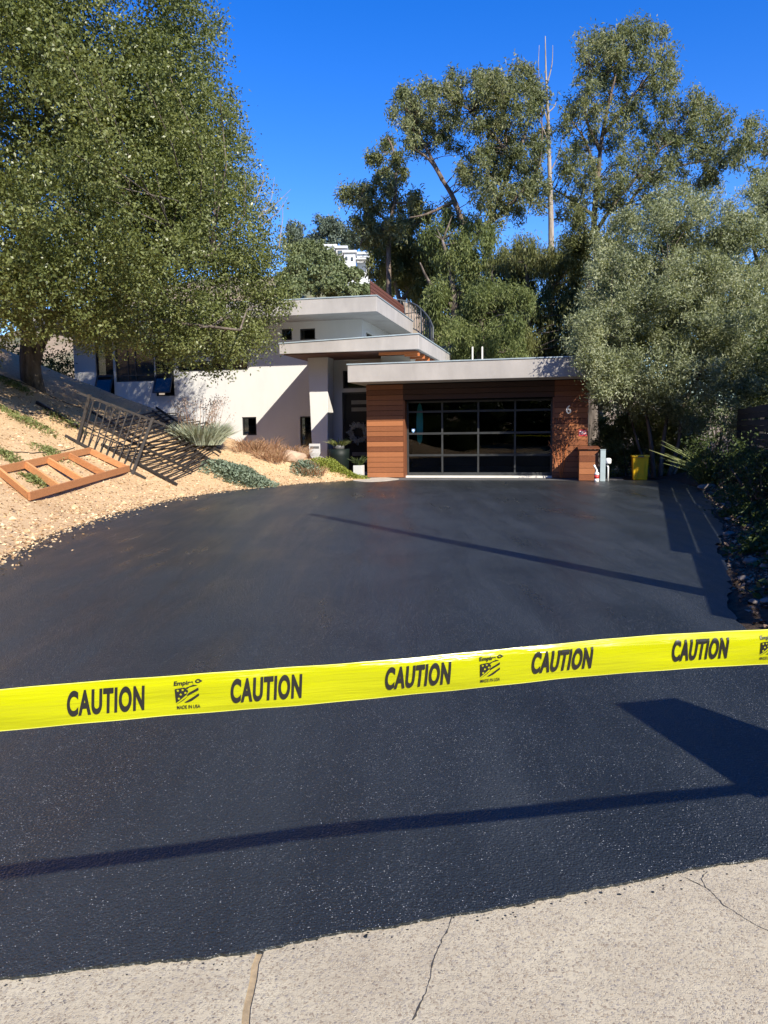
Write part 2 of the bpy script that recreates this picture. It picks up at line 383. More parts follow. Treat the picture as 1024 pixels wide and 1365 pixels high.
# foliage
M['oakleaf'] = leaf_mat('oak_leaf', [(0.07, 0.09, 0.028), (0.135, 0.16, 0.052), (0.19, 0.215, 0.078), (0.27, 0.285, 0.12)], .38, .34, .55, .4)
M['olive'] = leaf_mat('olive_leaf', [(0.12, 0.14, 0.075), (0.21, 0.24, 0.135), (0.31, 0.335, 0.205), (0.45, 0.46, 0.31)], .45, .3, .6)
M['euc'] = leaf_mat('eucalyptus_leaf', [(0.085, 0.105, 0.055), (0.15, 0.175, 0.085), (0.215, 0.23, 0.115), (0.3, 0.29, 0.16)], .45, .34, .25)
M['pepper'] = leaf_mat('pepper_leaf', [(0.065, 0.09, 0.032), (0.12, 0.15, 0.052), (0.17, 0.2, 0.07), (0.24, 0.25, 0.095)], .5, .3, .35)
M['ochre'] = leaf_mat('ochre_leaf', [(0.075, 0.085, 0.03), (0.125, 0.14, 0.05), (0.17, 0.18, 0.07), (0.22, 0.21, 0.085)], .5, .3, .35)
M['shrub'] = leaf_mat('shrub_leaf', [(.025,.04,.015), (.055,.08,.028), (.09,.12,.04), (.13,.16,.05)], .5, .3, .5)
M['hilltree'] = leaf_mat('hill_tree_leaf', [(0.075, 0.1, 0.045), (0.125, 0.155, 0.07), (0.17, 0.2, 0.095), (0.22, 0.235, 0.13)], .6, .2, .12)
M['haze_tree'] = leaf_mat('far_gum_leaf', [(0.085, 0.115, 0.09), (0.12, 0.155, 0.12), (0.155, 0.19, 0.15), (0.19, 0.22, 0.17)], .6, .2, .1)
M['silver'] = leaf_mat('silver_leaf', [(.22,.24,.18), (.32,.35,.26), (.42,.45,.34), (.5,.52,.42)], .6, .2, 3)
M['sage'] = leaf_mat('sage_leaf', [(.10,.14,.10), (.17,.215,.155), (.23,.28,.2), (.31,.35,.26)], .6, .2, 3)
M['lime'] = leaf_mat('lime_leaf', [(.13,.17,.03), (.22,.26,.05), (.31,.34,.075), (.4,.4,.11)], .5, .3, 3)
M['weed'] = leaf_mat('weed_leaf', [(0.1, 0.125, 0.04), (0.17, 0.2, 0.07), (0.24, 0.26, 0.1), (0.33, 0.33, 0.15)], .5, .3, 3)
M['dry'] = leaf_mat('dry_stem', [(.17,.085,.045), (.28,.15,.085), (.38,.235,.14), (.46,.33,.2)], .7, .2, 2)
M['pink'] = leaf_mat('dusty_flower', [(.3,.2,.17), (.42,.31,.27), (.5,.4,.36), (.6,.52,.46)], .7, .2, 3)
M['drybrown'] = leaf_mat('rust_leaf', [(.07,.03,.02), (.12,.055,.035), (.16,.08,.05), (.2,.11,.07)], .7, .2, 1)
# ------------------------------------------------------------------ ground, drive, road
xs = np.unique(np.concatenate([[-700,-400,-250,-150,-100,-70,-50,-40,-32,-27,-24], np.arange(-22, -14, .5), np.arange(-14, -1, .2), np.arange(-1, 2.2, .8), np.arange(2.2, 10.2, .2), np.arange(10.5, 24, 1.0), [28,35,50,80,120,200,400,700]]))
ys = np.unique(np.concatenate([[-700,-300,-120,-60,-30,-15,-8], np.arange(-4, 5, 1.0), np.arange(5, 33, .2), np.arange(33, 46, 1.0), [50,60,75,100,130,180,260,400,700,1200]]))
GX, GY = np.meshgrid(xs, ys); GZ = terrain(GX, GY)
nx = len(xs); idx = np.arange(len(xs)*len(ys)).reshape(len(ys), nx)
F = np.stack([idx[:-1,:-1], idx[:-1,1:], idx[1:,1:], idx[1:,:-1]], -1).reshape(-1, 4)
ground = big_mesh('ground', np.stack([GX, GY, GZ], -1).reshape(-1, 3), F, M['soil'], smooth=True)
# object coordinates drive the soil/bed blend: x right of the drive is the dark planting bed
tag(ground, kind='structure')
CE = np.array([(-4.2,1.52),(-3,1.72),(-1.147,2.105),(-.834,2.157),(-.415,2.216),(-.212,2.283),(.003,2.334),(.202,2.388),(.461,2.444),(.737,2.524),(1.03,2.609),(1.184,2.653),(1.409,2.697),(2.6,2.98),(3.4,3.15)])
jit = np.random.default_rng(11)
def dense(P, step, amp):
    out = []
    for a, b in zip(P[:-1], P[1:]):
        a = np.array(a); b = np.array(b); n = max(1, int(np.linalg.norm(b-a)/step))
        for i in range(n):
            q = a+(b-a)*i/n
            out.append((q[0]+jit.normal()*amp, q[1]+jit.normal()*amp))
    out.append(tuple(P[-1])); return out
cex = np.arange(-4.1, 3.0, .018)
cw = np.cumsum(jit.normal(size=len(cex)))*.0012; cw -= np.linspace(cw[0], cw[-1], len(cex))
near = [(x, np.interp(x, CE[:,0], CE[:,1])+w+jit.normal()*.0025) for x, w in zip(cex, cw)]
right = dense([tuple(p) for p in REDGE if p[1] > 3.2], .12, .02)
right = [(x+.1*math.sin(y*1.7)*.5, y) for x, y in right]
top = dense([(8.4,23.2),(6.9,23.0),(5.4,23.3),(3.2,23.75),(1.3,24.2),(.3,24.3),(-.9,24.6)], .1, .015)
left = dense([tuple(p) for p in EDGE[::-1] if 1.8 < p[1] < 24.65], .1, .022)
loop = near+right+top+left
MB().prism([(x, y, -.01) for x, y in loop], (0, 0, .02)).build('driveway', M['asphalt'], kind='structure')
so = [tuple(H(u, d, .004))[:2] for u, d in ((1.0,-2.6),(7.4,-3.3),(8.2,-1.0),(8.2,.4),(-.2,.4),(-.4,-1.4))]
MB().prism([(x, y, -.02) for x, y in so], (0, 0, .026)).build('old_asphalt_strip', M['old_asphalt'], kind='structure')
pad = [tuple(H(.52+.72*math.cos(a)*(1+.05*math.sin(5*a)), -1.05+1.0*math.sin(a)*(1+.07*math.cos(4*a)), 0))[:2] for a in np.linspace(0, 2*math.pi, 40, endpoint=False)]
pm = MB().prism([(x, y, -.01) for x, y in pad], (0, 0, .028)).build('concrete_pad', M['padstone'], kind='structure')
# concrete road in front: two slabs either side of a sand filled joint
road = MB().box(-30, 30, -6, 3.6, -.16, -.006).build('road', M['joint'], kind='structure')
def slab(x0, x1, name='concrete_slab'):
    pts = [(x0, -5.9), (x1, -5.9)]
    ex = [x for x in np.linspace(x1, x0, 40)]
    pts += [(x, np.interp(x, CE[:,0], CE[:,1])+.12) for x in ex]
    jx = lambda x, y: x + (.004*math.sin(y*14)+.003*math.sin(y*37) if abs(x) < 1 else 0)
    full = []
    for a, b in zip(pts, pts[1:]+pts[:1]):
        n = max(1, int(math.dist(a, b)/.06)) if abs(a[0]-b[0]) < 1e-6 and -1 < a[0] < 1 else 1
        for i in range(n):
            q = (a[0]+(b[0]-a[0])*i/n, a[1]+(b[1]-a[1])*i/n); full.append((jx(*q), q[1], -.13))
    return MB().prism(full, (0, 0, .13)).build(name, M['concrete'], road)
JX = -.40
slab(-29, JX-.010); slab(JX+.013, 29)
MB().box(-90, 90, -70, -6.01, -.1, .008).build('reflection_ground', M['unseen_ground'], kind='structure')  # unseen dark ground added behind the viewer to darken the garage glass
def crack(P, w, seed):
    r = np.random.default_rng(seed); pts = []
    for a, b in zip(P[:-1], P[1:]):
        n = max(2, int(math.dist(a, b)/.012))
        for i in range(n):
            f = i/n; pts.append((a[0]+(b[0]-a[0])*f, a[1]+(b[1]-a[1])*f))
    off = np.cumsum(r.normal(size=(len(pts), 2))*.0022, 0); off -= np.linspace(0, 1, len(pts))[:, None]*off[-1]
    V = []; Fc = []
    for i, (p, o) in enumerate(zip(pts, off)):
        ww = w*(.35+abs(r.normal())*.8); q = (p[0]+o[0], p[1]+o[1])
        V += [(q[0]-ww, q[1], .0016), (q[0]+ww, q[1], .0016)]
    for i in range(len(pts)-1): Fc.append([2*i, 2*i+1, 2*i+3, 2*i+2])
    return mesh_obj('crack', V, Fc, M['crack'], road)
g = lambda px, py: (lambda d: (d.x*EYE/-d.z, d.y*EYE/-d.z))(ray(px, py))
crack([g(603,1212), g(598,1240), g(583,1268), g(572,1300), g(566,1325), g(548,1365)], .0016, 1)
crack([g(905,1166), g(942,1184), g(962,1205), g(990,1222), g(1040,1250)], .0014, 2)
crack([g(942,1184), g(935,1172), g(945,1160)], .0016, 5)
# hairline seam left by the squeegee on the drive
# ------------------------------------------------------------------ house
house = empty('modern_house', H(-5, 4.2, 0), 'white stucco house with flat grey roof slabs behind the garage', 'house')
def wall_mesh(name, u0, u1, z0, z1, d0, d1, holes, mat, parent, axis='u'):
    f = (lambda u, d, z: H(u, d, z)) if axis == 'u' else (lambda u, d, z: H(d, u, z))
    us = sorted({u0, u1, *[x for h in holes for x in h[:2]]}); zs = sorted({z0, z1, *[x for h in holes for x in h[2:]]})
    V = []; Fc = []
    def q(*P): b = len(V); V.extend(P); Fc.append([b, b+1, b+2, b+3])
    for a, b in zip(us[:-1], us[1:]):
        for c, e in zip(zs[:-1], zs[1:]):
            if any(h[0] <= a and b <= h[1] and h[2] <= c and e <= h[3] for h in holes): continue
            q(f(a,d0,c), f(b,d0,c), f(b,d0,e), f(a,d0,e)); q(f(b,d1,c), f(a,d1,c), f(a,d1,e), f(b,d1,e))
    for (a, b, c, e) in holes+[(u0, u1, z0, z1)]:
        q(f(a,d0,c), f(a,d0,e), f(a,d1,e), f(a,d1,c)); q(f(b,d0,c), f(b,d1,c), f(b,d1,e), f(b,d0,e))
        q(f(a,d0,c), f(a,d1,c), f(b,d1,c), f(b,d0,c)); q(f(a,d0,e), f(b,d0,e), f(b,d1,e), f(a,d1,e))
    return mesh_obj(name, V, Fc, mat, parent)
def hb(m, u0, u1, d0, d1, z0, z1): return m.box(u0, u1, d0, d1, z0, z1, H)
def frame_bars(m, u0, u1, z0, z1, d0, d1, w, mull=(), trans=()):
    hb(m, u0, u1, d0, d1, z0, z0+w); hb(m, u0, u1, d0, d1, z1-w, z1)
    hb(m, u0, u0+w, d0, d1, z0+w, z1-w); hb(m, u1-w, u1, d0, d1, z0+w, z1-w)
    for x in mull: hb(m, x-w/2, x+w/2, d0+.004, d1-.004, z0+w, z1-w)
    for x in trans: hb(m, u0+w, u1-w, d0+.002, d1-.002, x-w/2, x+w/2)
def window(hole, d, parent, w=.05, mull=(), trans=(), mat=None, gl=None, dark=True):
    u0, u1, z0, z1 = hole; e = .004
    m = MB(); frame_bars(m, u0+e, u1-e, z0+e, z1-e, d+.05, d+.12, w, mull, trans)
    fr = m.build('window', mat or M['frame'], parent)
    hb(MB(), u0+w, u1-w, d+.08, d+.088, z0+w, z1-w).build('pane', gl or M['glass'], fr)
    if dark: hb(MB(), u0-.1, u1+.1, d+.9, d+.95, z0-.3, z1+.3).build('room_dark_panel', M['dark'], fr)  # black sheet stands in for the shade of the room
    return fr
WA=(-12.78,-11.95,3.1,5.5); WB=(-11.86,-10.07,3.72,5.5); WC=(-10.04,-9.2,3.1,5.5)
WS=(-9.02,-5.95,4.06,4.46); WL=(-6.27,-5.65,1.45,2.18); WT=(-3.8,-2.9,.95,2.17); W1=(-4.48,-4.05,5.17,5.60); W2=(-3.72,-3.09,5.15,5.58)
D0 = 4.2
wall_mesh('wall', -13.8, -1.2, -.6, 5.9, D0, D0+.25, [WA,WB,WC,WS,WL,WT,W1,W2], M['white'], house)
for w in (WL, WT, W1, W2): window(w, D0, house)
window(WS, D0, house, mull=(-8.0,-7.0))
window(WB, D0, house, mull=(-11.3,-10.95), trans=(3.98,), gl=M['skyglass'])
def awning(hole, zt, out):
    u0, u1, z0, z1 = hole; w = .05
    m = MB(); frame_bars(m, u0+.004, u1-.004, z0+.004, z1-.004, D0+.05, D0+.12, w, (), (zt,))
    fr = m.build('window', M['frame'], house)
    hb(MB(), u0+w, u1-w, D0+.08, D0+.088, zt+.03, z1-w).build('pane', M['glass'], fr)
    hb(MB(), u0-.1, u1+.1, D0+.9, D0+.95, z0-.3, z1+.3).build('room_dark_panel', M['dark'], fr)  # black sheet paints the dark room behind the sash
    L = zt-z0-.06; ca = out/L
    def P(u, k, t): # k along the sash downwards, t outward thickness
        s = math.sqrt(1-ca*ca); return H(u, D0+.05-k*ca-t*s, zt-.03-k*s+t*ca)
    sm = MB()
    for a, b, k0, k1 in ((u0+.02,u1-.02,0,.06),(u0+.02,u1-.02,L-.06,L),(u0+.02,u0+.08,.06,L-.06),(u1-.08,u1-.02,.06,L-.06)):
        sm.quadbox([P(a,k1,0),P(b,k1,0),P(b,k1,.05),P(a,k1,.05),P(a,k0,0),P(b,k0,0),P(b,k0,.05),P(a,k0,.05)])
    sm.build('sash', M['frame'], fr)
    MB().quadbox([P(u0+.08,L-.06,.02),P(u1-.08,L-.06,.02),P(u1-.08,L-.06,.03),P(u0+.08,L-.06,.03),P(u0+.08,.06,.02),P(u1-.08,.06,.02),P(u1-.08,.06,.03),P(u0+.08,.06,.03)]).build('sash_pane', M['skyglass'], fr)
awning(WA, 4.02, .34); awning(WC, 4.06, .36)
def slab_roof(name, u0, u1, d0, d1, z0, zl, zr, parent, mat='fascia'):
    o = MB().quadbox([H(u0,d0,z0),H(u1,d0,z0),H(u1,d1,z0),H(u0,d1,z0),H(u0,d0,zl),H(u1,d0,zr),H(u1,d1,zr),H(u0,d1,zl)]).build(name, M[mat], parent, bevel=.012)
    e = .025
    MB().quadbox([H(u0-e,d0-e,zl),H(u1+e,d0-e,zr),H(u1+e,d1+e,zr),H(u0-e,d1+e,zl),H(u0-e,d0-e,zl+.035),H(u1+e,d0-e,zr+.035),H(u1+e,d1+e,zr+.035),H(u0-e,d1+e,zl+.035)]).build('flashing', M['flash'], o)
    return o
slab_roof('roof', -15.0, -.2, 2.5, 9.5, 5.85, 6.43, 6.40, house)
slab_roof('canopy_roof', -3.02, 1.78, 0.0, 9.6, 4.2, 4.54, 4.68, house)
hb(MB(), -2.9, 1.66, .12, 9.4, 4.17, 4.198).build('soffit', M['soffit'], house)
# right side of the upper storey
US=(4.9,7.6,4.95,5.45)
wall_mesh('side_wall', D0+.25, 9.2, 3.7, 5.85, -1.2, -1.45, [US], M['white'], house, axis='d')
m = MB()
for a, b, c, e in ((4.9,7.6,4.95,5.0),(4.9,7.6,5.4,5.45),(4.9,4.95,5.0,5.4),(7.55,7.6,5.0,5.4),(6.0,6.06,5.0,5.4)): hb(m, -1.34, -1.28, a+.003, b-.003, c, e)
fr = m.build('window', M['frame'], house); hb(MB(), -1.32, -1.312, 4.95, 7.55, 5.0, 5.4).build('pane', M['skyglass'], fr)
# battered column and entrance recess
MB().quadbox([H(-2.31,1.25,-.3),H(-1.80,1.25,-.3),H(-1.80,1.95,-.3),H(-2.31,1.95,-.3),H(-2.44,1.25,4.168),H(-1.69,1.25,4.168),H(-1.69,1.95,4.168),H(-2.44,1.95,4.168)]).build('column', M['white'], house, bevel=.015)
hb(MB(), -2.30, -2.06, 1.95, D0, -.3, 4.168).build('return_wall', M['white'], house)
DO=(-1.56,.15,.06,2.99); TR=(-1.52,.1,3.13,3.78)
wall_mesh('entrance_wall', -2.06, .36, -.2, 4.168, 2.5, 2.72, [DO, TR], M['white'], house)
window(TR, 2.5, house)
dr = hb(MB(), -1.5, .12, 2.57, 2.63, .08, 2.93).build('door', M['blackdoor'], house)
m = MB(); frame_bars(m, -1.556, .146, .064, 2.986, 2.53, 2.68, .055); m.build('door_frame', M['frame'], dr)
for z in (.47, .72, 2.36, 2.62): hb(MB(), -1.22, -.1, 2.56, 2.57, z-.07, z+.07).build('lite', M['greyglass'], dr)
MB().tube([H(-1.38,2.52,.95),H(-1.38,2.52,1.5)], .016, 8).build('handle', M['frame'], dr)
hb(MB(), .36, 1.2, 1.6, 1.8, 3.3, 4.168).build('upper_wall', M['cream'], house)
hb(MB(), .14, .36, 1.6, 2.5, 3.3, 4.168).build('upper_wall', M['cream'], house)
hb(MB(), 1.0, 1.2, 1.8, 9.2, 3.3, 4.168).build('upper_wall', M['cream'], house)
for d in (.5, 1.5, 2.5, 3.5, 4.5, 5.5): hb(MB(), 1.203, 1.70, d, d+.14, 4.03, 4.168).build('joist', M['joist'], house)
hb(MB(), .36, 1.7, .35, .45, 4.08, 4.168).build('joist', M['joist'], house)
hb(MB(), -2.05, -1.0, 2.0, 2.45, -.05, .055).build('door_step', M['sill'], house)
# roof deck slats and railing
sl = MB()
for k in range(4): hb(MB(), -.52, -.48, 2.9, 8.9, 6.5+.13*k, 6.61+.13*k).build('deck_slat', M['brownslat'], house)
for d in (3.0, 4.9, 6.8, 8.8): hb(MB(), -.56, -.523, d, d+.06, 6.44, 7.02).build('deck_post', M['brownslat'], house)
hb(MB(), -4.6, -1.4, 3.3, 6.4, 6.47, 6.56).build('deck_board', M['brownslat'], house)
rail = empty('stair_railing', H(1.2, 10.4, 4.6), 'grey metal guard railing of upright bars curving down behind the flat roofs', 'railing')
RP = [at(529,399,37), at(545,402,37), at(556,407,36.6), at(566,416,36.2), at(573,425,35.8), at(577.5,436,35.4), at(577.5,452,35.1)]
RP = [(p, min(p.z-1.15, p.z-1.15)) for p in RP]
tr_ = MB().tube([p for p, _ in RP], .035, 7).build('handrail', M['railgrey'], rail)
MB().tube([Vector((p.x, p.y, b)) for p, b in RP], .03, 7).build('bottom_rail', M['railgrey'], rail)
tops = [p for p, _ in RP]
def along(P, n):
    L = [0]
    for a, b in zip(P[:-1], P[1:]): L.append(L[-1]+(b-a).length)
    out = []
    for t in np.linspace(0, L[-1], n):
        i = min(np.searchsorted(L, t, 'right')-1, len(P)-2); f = (t-L[i])/(L[i+1]-L[i]); out.append(P[i].lerp(P[i+1], f))
    return out
for i, p in enumerate(along(tops, 20)):
    r = .04 if i in (0, 8, 13, 19) else .016
    MB().bar(p-Vector((0,0,1.4 if r > .03 else 1.13)), p-Vector((0,0,.02)), r*2, r*2, up=Vector((0,1,0))).build('post' if r > .03 else 'baluster', M['railgrey'], rail)
hb(MB(), .0, 2.3, 9.7, 11.2, 4.4, 5.3).build('stair_landing', M['railgrey'], rail)
# ------------------------------------------------------------------ garage
gar = empty('garage', H(3.5, 0, 0), 'garage with cedar boards and glazed door under a thick grey flat roof', 'garage')
gr = slab_roof('roof', -.30, 7.35, -1.2, 8.0, 3.11, 3.66, 3.68, gar)
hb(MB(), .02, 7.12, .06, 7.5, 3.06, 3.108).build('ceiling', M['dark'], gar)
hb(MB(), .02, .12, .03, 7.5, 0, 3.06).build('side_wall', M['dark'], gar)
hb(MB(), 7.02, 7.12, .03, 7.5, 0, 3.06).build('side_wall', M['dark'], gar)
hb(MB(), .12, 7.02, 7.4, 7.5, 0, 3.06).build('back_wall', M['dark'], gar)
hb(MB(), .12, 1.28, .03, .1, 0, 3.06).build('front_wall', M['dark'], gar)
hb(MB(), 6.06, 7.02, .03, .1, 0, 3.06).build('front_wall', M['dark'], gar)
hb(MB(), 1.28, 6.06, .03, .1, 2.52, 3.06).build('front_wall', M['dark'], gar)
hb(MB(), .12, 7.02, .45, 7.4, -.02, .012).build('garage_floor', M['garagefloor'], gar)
P_ = .1705
board = {}
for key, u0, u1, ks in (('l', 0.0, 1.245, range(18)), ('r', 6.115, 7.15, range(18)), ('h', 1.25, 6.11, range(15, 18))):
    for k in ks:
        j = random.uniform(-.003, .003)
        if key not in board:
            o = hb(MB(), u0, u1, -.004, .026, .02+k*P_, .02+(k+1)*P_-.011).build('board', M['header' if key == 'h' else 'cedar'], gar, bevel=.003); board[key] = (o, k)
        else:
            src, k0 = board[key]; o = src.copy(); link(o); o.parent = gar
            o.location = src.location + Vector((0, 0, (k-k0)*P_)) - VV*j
hb(MB(), 1.247, 1.30, -.01, .30, .01, 2.555).build('trim_board', M['cedar'], gar)
hb(MB(), 6.06, 6.113, -.01, .30, .01, 2.555).build('trim_board', M['cedar'], gar)
hb(MB(), 1.27, 6.1, .10, .62, .0, .065).build('sill', M['sill'], gar)
# sectional glazed door
dU = [1.303, 2.493, 3.683, 4.873, 6.057]
zr = [.07, .74, 1.46, 2.18, 2.54]
gd = None
m = MB(); hb(m, dU[0], dU[4], .31, .36, .068, .17); gd = m.build('garage_door', M['doorrail'], gar)
for z in zr[1:4]:
    hb(MB(), dU[0], dU[4], .30, .36, z-.032, z-.003).build('rail', M['doorrail'], gd)
    hb(MB(), dU[0], dU[4], .30, .36, z+.003, z+.032).build('rail', M['doorrail'], gd)
hb(MB(), dU[0], dU[4], .31, .36, 2.47, 2.54).build('rail', M['doorrail'], gd)
zb = [(.17, .708), (.772, 1.428), (1.492, 2.148), (2.212, 2.47)]
for u in (dU[0]+.03, *dU[1:4], dU[4]-.03):
    for a, b in zb: hb(MB(), u-.028, u+.028, .312, .358, a, b).build('stile', M['doorrail'], gd)
for a, b in zip(dU[:-1], dU[1:]):
    for c, e in zb: hb(MB(), a+.03, b-.03, .33, .338, c-.005, e+.005).build('pane', M['doorglass'], gd)
def text_mesh(txt, size=1.0, bold=.0, xs=1.0, space=1.0):
    c = bpy.data.curves.new('lettering', 'FONT'); c.body = txt; c.size = size; c.offset = bold; c.align_x = 'CENTER'; c.align_y = 'CENTER'; c.space_character = space
    o = bpy.data.objects.new('lettering', c); COL.objects.link(o)
    dg = bpy.context.evaluated_depsgraph_get(); me = bpy.data.meshes.new_from_object(o.evaluated_get(dg))
    V = [(v.co.x*xs, v.co.y) for v in me.vertices]; Fc = [list(p.vertices) for p in me.polygons]
    bpy.data.objects.remove(o); bpy.data.curves.remove(c); bpy.data.meshes.remove(me)
    return V, Fc
def flat_text(name, txt, pos, size, mat, parent, bold=0, xs=1, thick=0.0):
    V, Fc = text_mesh(txt, size, bold, xs); P3 = [H(pos[0]+x, pos[1], pos[2]+y) for x, y in V]
    o = mesh_obj(name, P3, Fc, mat, parent)
    if thick:
        s = o.modifiers.new('thick', 'SOLIDIFY'); s.thickness = thick; s.offset = 0
    return o
flat_text('house_number', '6', (6.55, -.085, 2.15), .36, M['paint'], gar, .006, .95, .02)
m = MB(); hb(m, 6.52, 6.54, -.085, -.004, 2.10, 2.12); hb(m, 6.56, 6.58, -.085, -.004, 2.2, 2.22); m.build('number_standoff', M['frame'], gar)
sg = hb(MB(), 6.87, 7.12, -.014, -.005, 1.33, 1.53).build('warning_plate', M['signred'], gar)
flat_text('plate_lettering', 'PBG', (6.995, -.0155, 1.43), .15, M['paint'], sg, .004, .78)
st = MB().prism([H(1.52+x, .326, 1.56+z) for x, z in ((-.055,.07),(.055,.07),(.055,-.01),(0,-.08),(-.055,-.01))], VV*-.003).build('security_sticker', M['blue'], gd)
MB().prism([H(1.52+x, .322, 1.575+z) for x, z in ((-.03,.03),(.03,.03),(.03,-.015),(0,-.045),(-.03,-.015))], VV*-.002).build('sticker_shield', M['paint'], gd)
pts = [(.0,1.1),(.07,1.2),(.105,1.5),(.11,1.9),(.09,2.25),(.05,2.42),(0,2.47)]
sb = MB().prism([H(1.70+x, .47+.03*z, z) for x, z in pts]+[H(1.70-x, .47+.03*z, z) for x, z in pts[-2:0:-1]], VV*.05).build('surfboard', M['teal'])
tag(sb, 'narrow teal upright board behind the left end of the glazed garage door', 'board')
la = empty('ladder', H(3.8, 3.0, 3.7), 'pale ladder top poking above the garage roof', 'ladder')
lp = [at(630,477,29.0), at(643,476,29.0)]
for p in lp: MB().bar(Vector((p.x, p.y+.9, .2)) if False else Vector((p.x, p.y, 3.72)), Vector((p.x, p.y, 4.62)), .05, .09).build('rail', M['palestone'] if False else M['sill'], la)
for z in (4.12, 4.45)[:1]: MB().bar(Vector((lp[0].x, lp[0].y, z)), Vector((lp[1].x, lp[1].y, z)), .045, .045).build('rung', M['sill'], la)
# wreath, planters, yard sign
wr = empty('wreath', H(-.98, 2.5, 1.5), 'pale grey leafy wreath hanging on the black front door', 'wreath')
wc = (-.95, 1.5)
MB().tube([H(wc[0]+.30*math.cos(a), 2.49, wc[1]+.30*math.sin(a)) for a in np.linspace(0, 2*math.pi, 25)], .05, 7).build('ring', M['signgrey'], wr)
C = []; Dd = []
for i in range(420):
    a = rng.uniform(0, 2*math.pi); r = .30+rng.normal()*.05; C.append(H(wc[0]+r*math.cos(a), 2.44+rng.normal()*.02, wc[1]+r*math.sin(a)))
    o = UU*math.cos(a)+Vector((0,0,math.sin(a))); Dd.append(o*rng.uniform(-.3,1)+Vector(rng.normal(size=3))*.5)
t = NT('wreath_leaf'); t.set(color=(.45,.45,.43,1), rough=.7); M['wreath'] = t.m
leaves('petals', np.array(C), np.array(Dd), .12, .05, M['wreath'], wr)
def grasslet(name, c, n, h, spread, w, mat, parent, lean=.5, up=1.0):
    c = np.array(c); a = rng.uniform(0, 2*math.pi, n); r = spread*np.sqrt(rng.uniform(0, 1, n))
    base = c+np.stack([r*np.cos(a), r*np.sin(a), np.zeros(n)], 1)
    d = np.stack([np.cos(a)*lean*rng.uniform(.2,1.2,n), np.sin(a)*lean*rng.uniform(.2,1.2,n), np.full(n, up)], 1)+rng.normal(size=(n,3))*.12
    d /= np.linalg.norm(d, axis=1, keepdims=True); L = h*rng.uniform(.5, 1.1, n)
    side = np.cross(d, rng.normal(size=(n,3))); side /= np.linalg.norm(side, axis=1, keepdims=True)
    out = np.stack([np.cos(a), np.sin(a), np.zeros(n)], 1)
    mid = base+d*L[:,None]*.55; tip = base+d*L[:,None]*.95+out*(L*.22*lean)[:,None]-np.array([0,0,1])*(L*.12*lean)[:,None]
    V = np.empty((n,5,3)); V[:,0] = base-side*w*.4; V[:,1] = base+side*w*.4; V[:,2] = mid+side*w*.5; V[:,3] = mid-side*w*.5; V[:,4] = tip
    i = np.arange(n)[:,None]*5; Fq = np.concatenate([i+np.array([0,1,2,3]), i+np.array([3,2,4,4])], 1).reshape(-1,4)
    # tips as thin quads
    V6 = np.empty((n,6,3)); V6[:,:4] = V[:,:4]; V6[:,4] = tip+side*w*.08; V6[:,5] = tip-side*w*.08
    i = np.arange(n)[:,None]*6; Fq = np.concatenate([i+np.array([0,1,2,3]), i+np.array([3,2,4,5])], 1).reshape(-1,4)
    return big_mesh(name, V6.reshape(-1,3), Fq, mat, parent, 'stuff')
pl = empty('planter_pot', H(-1.15, .9, .15), 'tall dark green planter with a spiky plant beside the front door', 'planter')
pc = H(-1.2, .75, .12); MB().lathe([(.24,0),(.33,.15),(.36,.6),(.37,.84),(.33,.84),(.31,.78)], pc, 24).build('pot', M['planter'], pl, True)
rim = MB().lathe([(.18,.8),(.2,.98),(.18,.98),(.16,.86)], pc, 20).build('inner_pot', M['signdark'], pl, True)
grasslet('plant', pc+Vector((0,0,.9)), 160, .42, .15, .03, M['weed'], pl, 1.1)
wp = empty('cube_planter', H(-.18, -.22, 0), 'white square planter with a dark plant beside the cedar panel', 'planter')
m = MB(); hb(m, -.36, -.05, -.5, -.2, .01, .44); m  .build('pot', M['signpale'], wp, bevel=.01)
grasslet('plant', H(-.2, -.35, .43), 90, .4, .1, .025, M['shrub'], wp, .8)
ys_ = empty('yard_sign', H(-1.72, -.4, .5), 'grey shield shaped security sign on a stake by the white column', 'sign')
sp = [(-.19,.24),(.19,.24),(.19,-.08),(.13,-.2),(0,-.30),(-.13,-.2),(-.19,-.08)]
sc_ = (-1.66, -.55, .93)
sh = MB().prism([H(sc_[0]+x, sc_[1], sc_[2]+z) for x, z in sp], VV*.02).build('panel', M['signpale'], ys_)
MB().prism([H(sc_[0]+x*.86, sc_[1]-.002, sc_[2]+z*.86) for x, z in sp[2:]], VV*.0015).build('lower_field', M['signgrey'], ys_)
hb(MB(), sc_[0]-.155, sc_[0]+.155, sc_[1]-.004, sc_[1]-.001, 1.005, 1.085).build('dark_bar', M['signdark'], ys_)
hb(MB(), sc_[0]-.015, sc_[0]+.015, sc_[1]+.021, sc_[1]+.04, .2, .85).build('stake', M['signgrey'], ys_)
# low cedar box, utility post, can, bin
bx = empty('cedar_box', H(7.15, -.7, 0), 'low cedar clad box with a flat lid beside the garage corner', 'box')
for k in range(5):
    z0 = .02+k*.185; hb(MB(), 6.87, 7.42, -1.3, -1.27, z0, z0+.175).build('board', M['cedar'], bx); 
    hb(MB(), 6.87, 6.90, -1.268, -.03, z0, z0+.175).build('board', M['cedar'], bx)
    hb(MB(), 7.39, 7.42, -1.268, -.03, z0, z0+.175).build('board', M['cedar'], bx)
MB().quadbox([H(6.83,-1.36,.955),H(7.46,-1.36,.955),H(7.46,-.03,.99),H(6.83,-.03,.99),H(6.83,-1.36,.985),H(7.46,-1.36,.985),H(7.46,-.03,1.02),H(6.83,-.03,1.02)]).build('lid', M['cedar'], bx)
up = empty('utility_post', H(7.55, -1.35, 0), 'grey narrow utility post with white fittings beside the cedar box', 'post')
